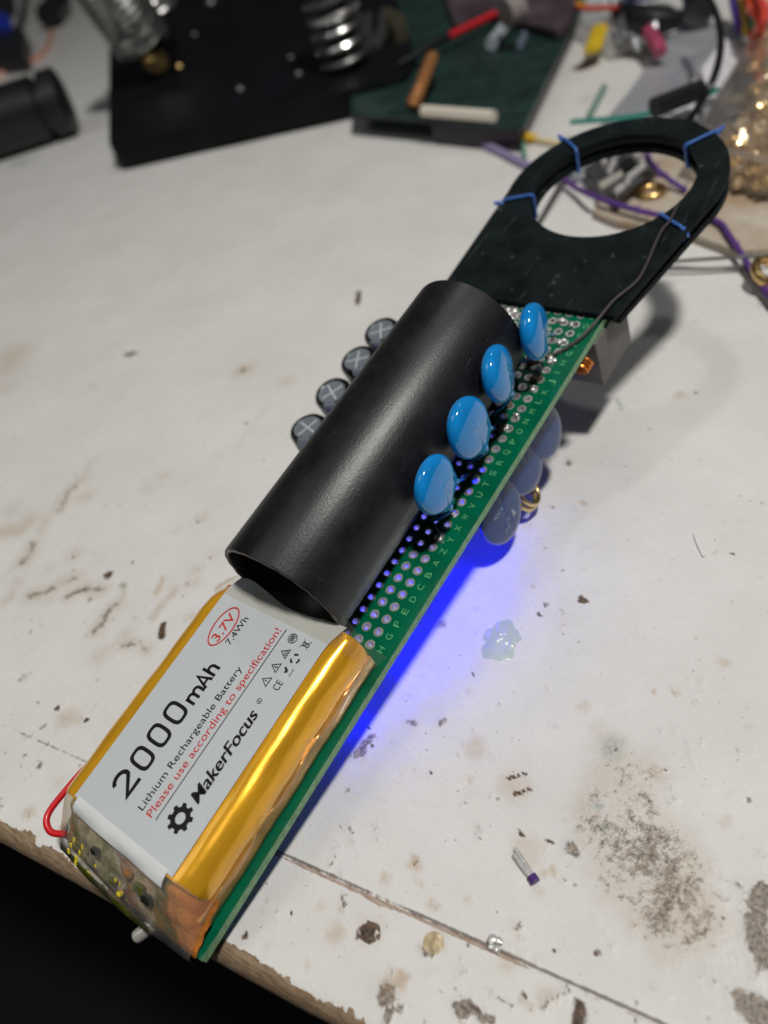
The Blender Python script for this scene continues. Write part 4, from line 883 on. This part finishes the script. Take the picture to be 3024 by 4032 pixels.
strip('grey_capsule', [(1935, 175, 1.0), (1992, 100, 1.0)], .22, m_gblob, 'pale grey capsule lying on the dark green panel', 'capsule')
strip('blue_grey_capsule', [(2048, 180, .95), (2062, 140, .95)], .14, mat('blue_grey', (.16, .20, .26), .4), 'small blue grey capsule beside the larger pale capsule on the panel', 'capsule')
strip('copper_clip', [(1632, 420, .9), (1660, 340, 1.3), (1705, 225, 1.5)], .19, mat('copper_brown', (.55, .24, .09), .35, .5), 'copper coloured clip leaning on the corner of the dark green panel', 'clip')
strip('copper_lever', [(1610, 415, .85), (1650, 330, 1.1), (1690, 220, 1.2)], .12, mat('dark_copper', (.30, .12, .05), .4, .4), 'darker brown lever just left of the copper clip', 'lever')
strip('cream_stick', [(1668, 436, .95), (1945, 458, .95)], .17, mat('cream_plastic', (.72, .66, .56), .45), 'cream coloured short stick lying across the front of the green panel', 'stick')
pr = empty('test_probe', U(1760, 140, 1.2)); tag(pr, 'test probe with red handle and black tip pointing left across the panel', 'probe')
LP = lambda px, py, z: U(px, py, z) - pr.location
MB().tube([LP(1765, 145, 1.2), LP(1950, 55, 1.2)], .14, 12).build('handle', mat('red_plastic', (.50, .02, .03), .35), pr)
MB().tube([LP(1570, 250, 1.1), LP(1640, 215, 1.15), LP(1768, 143, 1.2)], [.04, .12, .15], 12).build('tip', m_blk, pr)
o = slab_thing('dark_pouch', [(1790, 100), (1900, 40), (2200, 120), (2260, 40), (2280, -160), (1700, -160)], .76, 1.1, .5, mat('maroon_cloth', (.045, .03, .038), .7, var=.5, vscale=.5), 'dark maroon cloth pouch lying over the back of the green panel', 'pouch', bevel=.15)
strip('grey_knot', [(1990, 55, 1.9), (2050, 30, 1.9)], .42, mat('grey_cloth', (.24, .21, .20), .7), 'blurred grey lump on top of the dark maroon pouch', 'lump', n=12)
strip('yellow_stick', [(1998, 518, .3), (2040, 532, .25), (2110, 545, .12)], .13, mat('yellow_plastic', (.72, .42, .03), .4), 'yellow stick poking out from under the corner of the green panel', 'stick')
strip('pale_yellow_wire', [(2080, 540, .1), (2130, 552, .1), (2200, 565, .1)], .09, mat('pale_yellow', (.75, .62, .38), .4), 'pale yellow wire continuing from the yellow stick towards the ring', 'wire')
m_teal = mat('teal_plastic', (.02, .22, .17), .35); m_viol = mat('violet_yarn', (.10, .035, .22), .6); m_pv = mat('pale_violet', (.28, .24, .40), .5)
strip('green_wire', [(2040, 450, .3), (2052, 520, .2), (2066, 620, .1)], .06, mat('green_wire_plastic', (.12, .30, .22), .4), 'thin green wire running down from the corner of the green panel', 'wire')
strip('violet_wire', [(1890, 560, .1), (1970, 600, .08), (2080, 655, .08), (2180, 700, .08)], .12, m_pv, 'pale violet wire lying on the bench left of the ring', 'wire')
strip('yellow_tape', [(2330, 200, .5), (2345, 160, .55), (2362, 105, .5)], .28, mat('yellow_tape_material', (.66, .45, .02), .45), 'bright yellow scrap lying on the clear plastic bag', 'scrap', flat=.35)
strip('green_stick', [(2320, 455, .1), (2380, 340, .12)], .09, mat('grey_green', (.16, .28, .23), .5), 'grey green thin stick beside the silver bag', 'stick')
# bags: crumpled sheets with thickness
def bag(name, px, z, m, label, cat, amp=.25, seed=1, sc=.35, dens=44, root=None, th=.05):
    A, B, C, D = [U(a, b, z) for a, b in px]; P1 = []
    for i in range(dens):
        row = []
        for j in range(dens):
            s_, t_ = i / (dens - 1), j / (dens - 1); p = (A * (1 - s_) + B * s_) * (1 - t_) + (D * (1 - s_) + C * s_) * t_; row.append(p)
        P1.append(row)
    X = np.array([[p.x for p in r] for r in P1]); Y = np.array([[p.y for p in r] for r in P1])
    amp *= KZ; z *= KZ
    H = amp * (np.abs(noise2(X, Y, sc, seed, 3) - .5) * 3.2) ; 
    o_ = root.location if root else A.copy(); o_ = Vector((o_.x, o_.y, 0))
    T_ = [[(P1[i][j].x - o_.x, P1[i][j].y - o_.y, z + H[i][j]) for j in range(dens)] for i in range(dens)]
    mb = MB().grid(T_)
    rim = [T_[i][0] for i in range(dens)] + [T_[-1][j] for j in range(1, dens)] + [T_[i][-1] for i in range(dens - 2, -1, -1)] + [T_[0][j] for j in range(dens - 2, 0, -1)]
    n = len(rim); mb.add(rim + [(p[0], p[1], max(.01, p[2] - th)) for p in rim], [(i, (i + 1) % n, n + (i + 1) % n, n + i) for i in range(n)])
    ob = mb.build(name, m, root, angle=50)
    if root is None: ob.location = o_; tag(ob, label, cat)
    else: ob.location = Vector((0, 0, 0))
    return ob
m_silver = mat('silver_antistatic_foil', (.52, .54, .58), .27, .45, bump=.3, bscale=2.5, rvar=.06)
sb = empty('silver_bag', (*U(2550, 300).xy, 0)); tag(sb, 'shiny silver antistatic bag with a white label behind the ring', 'bag')
bag('bag_sheet', [(2715, 60), (3010, 150), (2600, 660), (2185, 725)], .08, m_silver, '', '', .26, 5, .22, root=sb)
lb = slab_thing('bag_label', [(2850, 150), (2955, 175), (2780, 480), (2640, 440)], .42, .46, 0, mat('white_paper', (.72, .71, .74), .6), '', '', sb, 0)
m_gp = mat('faint_print', (.30, .30, .33), .6)
mb = MB()
for k in range(9):
    a = U(2870 - k * 14 + random.uniform(-4, 4), 190 + k * 24, .465) - sb.location; b = U(2925 - k * 14, 205 + k * 24 + random.uniform(-5, 5), .465) - sb.location
    w_ = (b - a).cross(Vector((0, 0, 1))).normalized() * .035; mb.add([a - w_, b - w_, b + w_, a + w_], [(0, 1, 2, 3)])
mb.build('small_print', m_gp, lb, smooth=False).location = -lb.location
m_cbag = film('clear_bag_film', (.80, .82, .86), .38, .12, .8, .8, 1.2)
bag('plastic_bag', [(2170, 90), (2345, 20), (2620, 190), (2400, 230)], .12, m_cbag, 'hazy clear plastic bag lying between the green panel and silver bag', 'plastic bag', .3, 8, .4)
bag('crumpled_foil', [(2400, 60), (2560, 60), (2600, 210), (2430, 190)], .3, mat('crumpled_foil_material', (.75, .76, .78), .16, .9), 'crumpled bright foil wrapper glinting behind the silver bag', 'foil', .7, 11, .9, 24)
strip('pink_wrap', [(2555, 125, .8), (2590, 180, .7), (2600, 205, .5)], .22, mat('pink_plastic', (.38, .06, .12), .4), 'dark pink scrap on the crumpled foil', 'scrap')
# black sleeve with a teal strip
strip('black_sleeve', [(2575, 425, 1.0), (2760, 352, 1.0)], .26, m_blk, 'black heat shrink sleeve lying on the silver bag above the ring', 'sleeve')
strip('teal_strip', [(2250, 480, .5), (2470, 462, .6), (2620, 430, .7), (2780, 375, .8), (2820, 350, .7)], .12, m_teal, 'teal green strip running under the black sleeve', 'strip', flat=.5)
# cables
m_cab = mat('black_cable', (.010, .010, .012), .35)
strip('black_cable', [(2770, -40, 2.0), (2815, 40, 2.0), (2838, 140, 1.9), (2830, 240, 1.8), (2800, 330, 1.6), (2760, 400, 1.3), (2700, 490, .8), (2620, 560, .5)], .09, m_cab, 'thin black cable curving down over the silver bag to the ring', 'cable')
strip('dark_thin_wire', [(2330, 540, .5), (2268, 630, .4), (2200, 740, .2), (2120, 880, .08)], .06, mat('grey_cable', (.07, .065, .065), .4), 'thin dark wire seen through the ring, lying straight across', 'wire')
for nm, pts, r, col, lab_ in [
    ('red_wire', [(2220, 10, .8), (2300, 32, .8), (2420, 32, .8), (2480, 45, .8)], .09, (.60, .06, .04), 'thin red wire at the top edge beside the blue knob'),
    ('yellow_wire', [(2200, -60, .8), (2262, 10, .8), (2310, 30, .8)], .10, (.70, .45, .03), 'short yellow wire meeting the red wire at the top edge'),
    ('orange_wire', [(2935, -60, 1.5), (2960, 20, 1.6), (2995, 70, 1.6), (2990, 120, 1.2), (2965, 140, .8)], .16, (.75, .09, .03), 'thick orange red wire looping down in the top right corner'),
    ('coral_wire', [(2950, 40, 1.6), (2990, 30, 1.7), (3060, 0, 1.7)], .11, (.80, .25, .18), 'coral wire crossing the orange loop in the top right corner'),
    ('red_loop_wire', [(2975, -40, 1.9), (3010, 50, 1.9), (3000, 100, 1.7)], .11, (.65, .06, .04), 'second red wire outside the thick orange loop'),
    ('purple_wire', [(2880, -50, 1.0), (2895, 40, 1.0), (2915, 120, .9)], .13, (.08, .04, .25), 'purple wire running down beside the yellow one in the corner'),
    ('golden_wire', [(2900, -50, 1.0), (2925, 40, 1.0), (2938, 125, .9)], .12, (.70, .50, .04), 'golden yellow wire between purple and green ones'),
    ('dark_green_wire', [(2930, -40, 1.0), (2948, 60, 1.0), (2965, 130, .9)], .12, (.02, .09, .05), 'dark green wire left of the orange loop'),
    ('pale_orange_wire', [(-20, 300, .1), (70, 265, .1), (150, 225, .1), (188, 185, .1), (203, 120, .1)], .16, (.68, .30, .22), 'pale orange wire lying in the top left corner')]:
    strip(nm, pts, r, mat(nm + '_plastic', col, .4), lab_, 'wire')
kn = empty('trimmer', U(2560, 60, .1)); tag(kn, 'blue trimmer knob with black clamp at the top edge', 'knob')
MB().lathe([(.001, 0), (1.0, 0), (1.05, .2), (1.05, .8), (.9, .95), (.001, .95)], 12, Matrix.Translation((.2, 0, .9))).build('knob', mat('deep_blue_plastic', (.01, .035, .22), .35), kn, angle=30)
LK = lambda px, py, z: U(px, py, z) - kn.location
MB().tube([LK(2440, 45, .6), LK(2530, 80, .7), LK(2580, 90, .6), LK(2680, 75, .5)], [.3, .45, .45, .25], 10).build('clamp', m_blk, kn)
MB().tube([LK(2540, 80, .5), LK(2570, 120, .4), LK(2580, 145, .2)], [.4, .3, .15], 10).build('clamp_foot', m_blk, kn)
strip('black_connector', [(2730, -60, .8), (2745, 0, .8), (2755, 55, .6)], .45, m_blk, 'black connector block right of the blue knob', 'connector')
# clear box of brass bits
bx = empty('clear_box', (*U(2900, 550).xy, 0)); tag(bx, 'clear plastic box at the right edge, full of brass parts', 'storage box')
zt = 1.15; C0, C1, C2 = U(2722, 545, zt), U(3230, 655, zt), U(3090, -60, zt)
zt *= KZ; ex = (C1 - C0).normalized(); ey = Vector((-ex.y, ex.x, 0)); ey = ey if (C2 - C0).dot(ey) > 0 else -ey; LX, LY = (C1 - C0).length + 2, 17
ll = (C2 - C0); skew = ll.normalized(); m_clear = film('clear_polystyrene', (.95, .95, .96), .045, .05, .5, .15, .8); m_rim = film('box_rim', (.88, .86, .86), .22, .1, .6, .2, 1)
Q = lambda a, b, z: Vector((C0.x, C0.y, 0)) + ex * a + skew * b + Vector((0, 0, z)) - bx.location
def quadbox(a0, a1, b0, b1, z0, z1, name, m):
    v = [Q(a, b, z) for z in (z0, z1) for b in (b0, b1) for a in (a0, a1)]
    return MB().add(v, [(0, 2, 3, 1), (4, 5, 7, 6), (0, 1, 5, 4), (2, 6, 7, 3), (0, 4, 6, 2), (1, 3, 7, 5)]).build(name, m, bx, smooth=False)
quadbox(0, LX, 0, .08, .02, zt - .08, 'side_wall', m_clear); quadbox(0, .08, .081, LY, .02, zt - .08, 'side_wall', m_clear)
quadbox(-.05, LX, -.05, LY, zt - .077, zt, 'lid', m_clear); quadbox(.085, LX, .085, LY, .02, .08, 'box_floor', m_rim)
quadbox(-.09, LX, -.09, .02, zt - .20, zt - .08, 'rim', m_rim); quadbox(-.09, -.005, .025, LY, zt - .26, zt - .08, 'rim', m_rim)
m_bb = [mat('brass_bit', (.82, .60, .32), .2, .6), mat('pale_brass_bit', (.88, .74, .52), .2, .55)]
proto = None; me0 = MB().lathe([(.001, 0), (.15, 0), (.15, .26), (.08, .28), (.08, .40), (.001, .42)], 6).build('brass_standoff', m_bb[0], angle=25); me0.data.materials[0] = m_bb[0]
dat2 = me0.data.copy(); dat2.materials[0] = m_bb[1]
nb = 0
for k in range(3000):
    if nb >= 285: break
    py_ = random.uniform(60, 740); px_ = random.uniform(2780, 3075); lim = 3024 - (py_ - 130) * .335 if py_ < 500 else 2900 - (py_ - 500)
    if px_ < max(lim, 2850): continue
    p = U(px_, py_, random.uniform(.35, .98)); q_ = p - Vector((C0.x, C0.y, 0))
    det = ex.x * skew.y - ex.y * skew.x; a = (q_.x * skew.y - q_.y * skew.x) / det; b = (ex.x * q_.y - ex.y * q_.x) / det
    if not (.25 < a < LX and .25 < b < LY): continue
    o = me0 if nb == 0 else me0.copy()
    if nb: COL.objects.link(o)
    if nb % 3 == 0 and nb: o.data = dat2
    o.location = p; o.rotation_euler = (random.uniform(0, 3.1), random.uniform(0, 3.1), random.uniform(0, 6.3))
    tag(o, 'small brass standoff jumbled with others inside the clear plastic box', 'standoff', 'brass standoffs in the clear box'); nb += 1
# stained offcut with the small module and washer on it
m_off = mat('stained_board', (.52, .47, .40), .6, col2=(.36, .25, .15), vscale=.45, bump=.3, bscale=4)
slab_thing('wooden_offcut', [(2330, 830), (2420, 868), (2680, 905), (2900, 985), (3120, 975), (3100, 640), (2500, 540), (2420, 700)], .02, .20, .15, m_off, 'stained pale board offcut lying under the module and the clear box', 'offcut', bevel=.04)
md = empty('small_module', (*U(2450, 720).xy, 0)); tag(md, 'small dark circuit module with shiny solder dots seen through the ring', 'circuit module')
m_sdot = mat('bright_solder', (.80, .79, .76), .2, .4); m_mod = mat('module_board', (.05, .05, .052), .35, .2, var=.5, vscale=2)
slab_thing('module_base', [(2300, 665), (2440, 575), (2590, 655), (2425, 800)], .20, .42, .05, mat('module_side', (.022, .016, .014), .4), '', '', md, .03)
slab_thing('module_plate', [(2300, 662), (2440, 572), (2592, 652), (2427, 795)], .423, .46, .05, m_mod, '', '', md, .01)
slab_thing('metal_bar', [(2355, 718), (2445, 668), (2455, 684), (2372, 736)], .463, .56, 0, mat('bare_metal_bar', (.85, .80, .72), .35, .6), '', '', md, .02)
for (px, py) in [(2378, 640), (2410, 655), (2425, 612), (2505, 612), (2525, 632), (2570, 640), (2490, 690), (2505, 678), (2520, 665), (2478, 700), (2532, 655), (2450, 740), (2430, 755), (2470, 720), (2400, 675), (2415, 640), (2480, 590), (2440, 745)]:
    MB().lathe([(.001, .10), (.055, .08), (.085, 0)], 10, Matrix.Translation(U(px, py, .463) - md.location)).build('solder_dot', m_sdot, md)
slab_thing('chip', [(2440, 640), (2478, 612), (2505, 640), (2468, 665)], .463, .54, 0, m_blk, '', '', md, .02)
o = MB().lathe([(.27 + .09 * math.cos(a), .07 * math.sin(a)) for a in [PI / 5 * j for j in range(10)]], 32, closed=True).build('brass_washer', m_brs); o.location = U(2563, 752, .27); tag(o, 'brass washer lying on the stained offcut, seen through the ring', 'washer')
o = MB().lathe([(.30 + .08 * math.cos(a), .10 * math.sin(a)) for a in [PI / 5 * j for j in range(10)]], 32, Matrix.Rotation(.6, 4, 'X'), closed=True).build('brass_ring', m_brs); o.location = U(3030, 1075, .3); tag(o, 'shiny gold ring cut off by the right edge of the bench view', 'ring')
# frayed violet yarn
def yarn(name, pts, r, label, z=.25):
    P_ = smooth_path([U(p[0], p[1], p[2] if len(p) > 2 else z) for p in pts]); o_ = P_[0].copy(); mb = MB(); mb.tube([p - o_ for p in P_], r, 8)
    for k in range(26):
        p = random.choice(P_[:10] + P_) - o_; d = Vector((random.uniform(-1, 1), random.uniform(-1, 1), random.uniform(0, .7))) * .28; mb.tube([p, p + d * .6, p + d], [.02, .015, .008], 5)
    o = mb.build(name, m_viol); o.location = o_; tag(o, label, 'yarn')
yarn('violet_yarn', [(2210, 700), (2260, 735), (2330, 770, .4), (2430, 805, .4), (2540, 835, .4), (2620, 850, .4), (2740, 850, .3), (2830, 875, .3), (2880, 940, .3), (2925, 1010, .25), (2975, 1090, .2), (3050, 1190, .2)], .062, 'fuzzy violet yarn running under the ring to the right edge')
yarn('violet_yarn', [(2545, 610, .95), (2580, 660, .6), (2640, 710, .4), (2700, 750, .3)], .06, 'short fuzzy violet yarn coming out of the small dark module')
m_gw = mat('thin_grey_wire', (.22, .21, .20), .35, .6)
strip('grey_wire', [(2500, 1045, .1), (2650, 1030, .12), (2900, 1012, .3), (3100, 1000, .3)], .035, m_gw, 'upper of two thin grey wires running right from the coil head', 'wire')
strip('grey_wire', [(2480, 1060, .1), (2650, 1060, .12), (2800, 1058, .1), (2925, 1052, .1)], .035, m_gw, 'lower of two thin grey wires running right from the coil head', 'wire')
strip('grey_wire', [(2925, 1010, .3), (2935, 1060, .15), (2985, 1130, .1), (3060, 1220, .1)], .035, m_gw, 'thin grey wire bending down toward the right edge beside the yarn', 'wire')
# top left clutter
strip('black_plug', [(190, 60, .9), (235, 5, .9)], .9, m_blk, 'black plug at the top edge left of the springs', 'plug')
o = slab_thing('black_block', [(-60, 140), (60, 105), (95, 120), (90, 205), (-60, 225)], .05, 1.1, .2, m_blk, 'black block in the top left corner below the blue part', 'block')
strip('blue_part', [(-40, 90, 1.4), (8, 95, 1.4)], .75, mat('royal_blue_plastic', (.01, .03, .35), .4), 'blue plastic part cut off by the left edge', 'plastic part')
strip('black_lead', [(100, -60, .4), (92, 40, .4), (80, 85, .4), (60, 120, .4)], .2, m_blk, 'thick black lead coming down in the top left corner', 'lead')
strip('dark_block', [(-60, -20, 1.2), (20, 10, 1.2)], .9, m_blk, 'dark block cut off by the very top left corner', 'block')
strip('blue_grey_strip', [(-60, 275, .2), (0, 268, .2), (40, 262, .2)], .5, mat('slate_plastic', (.12, .13, .20), .5), 'slate blue strip below the black block at the left edge', 'strip', flat=.4)
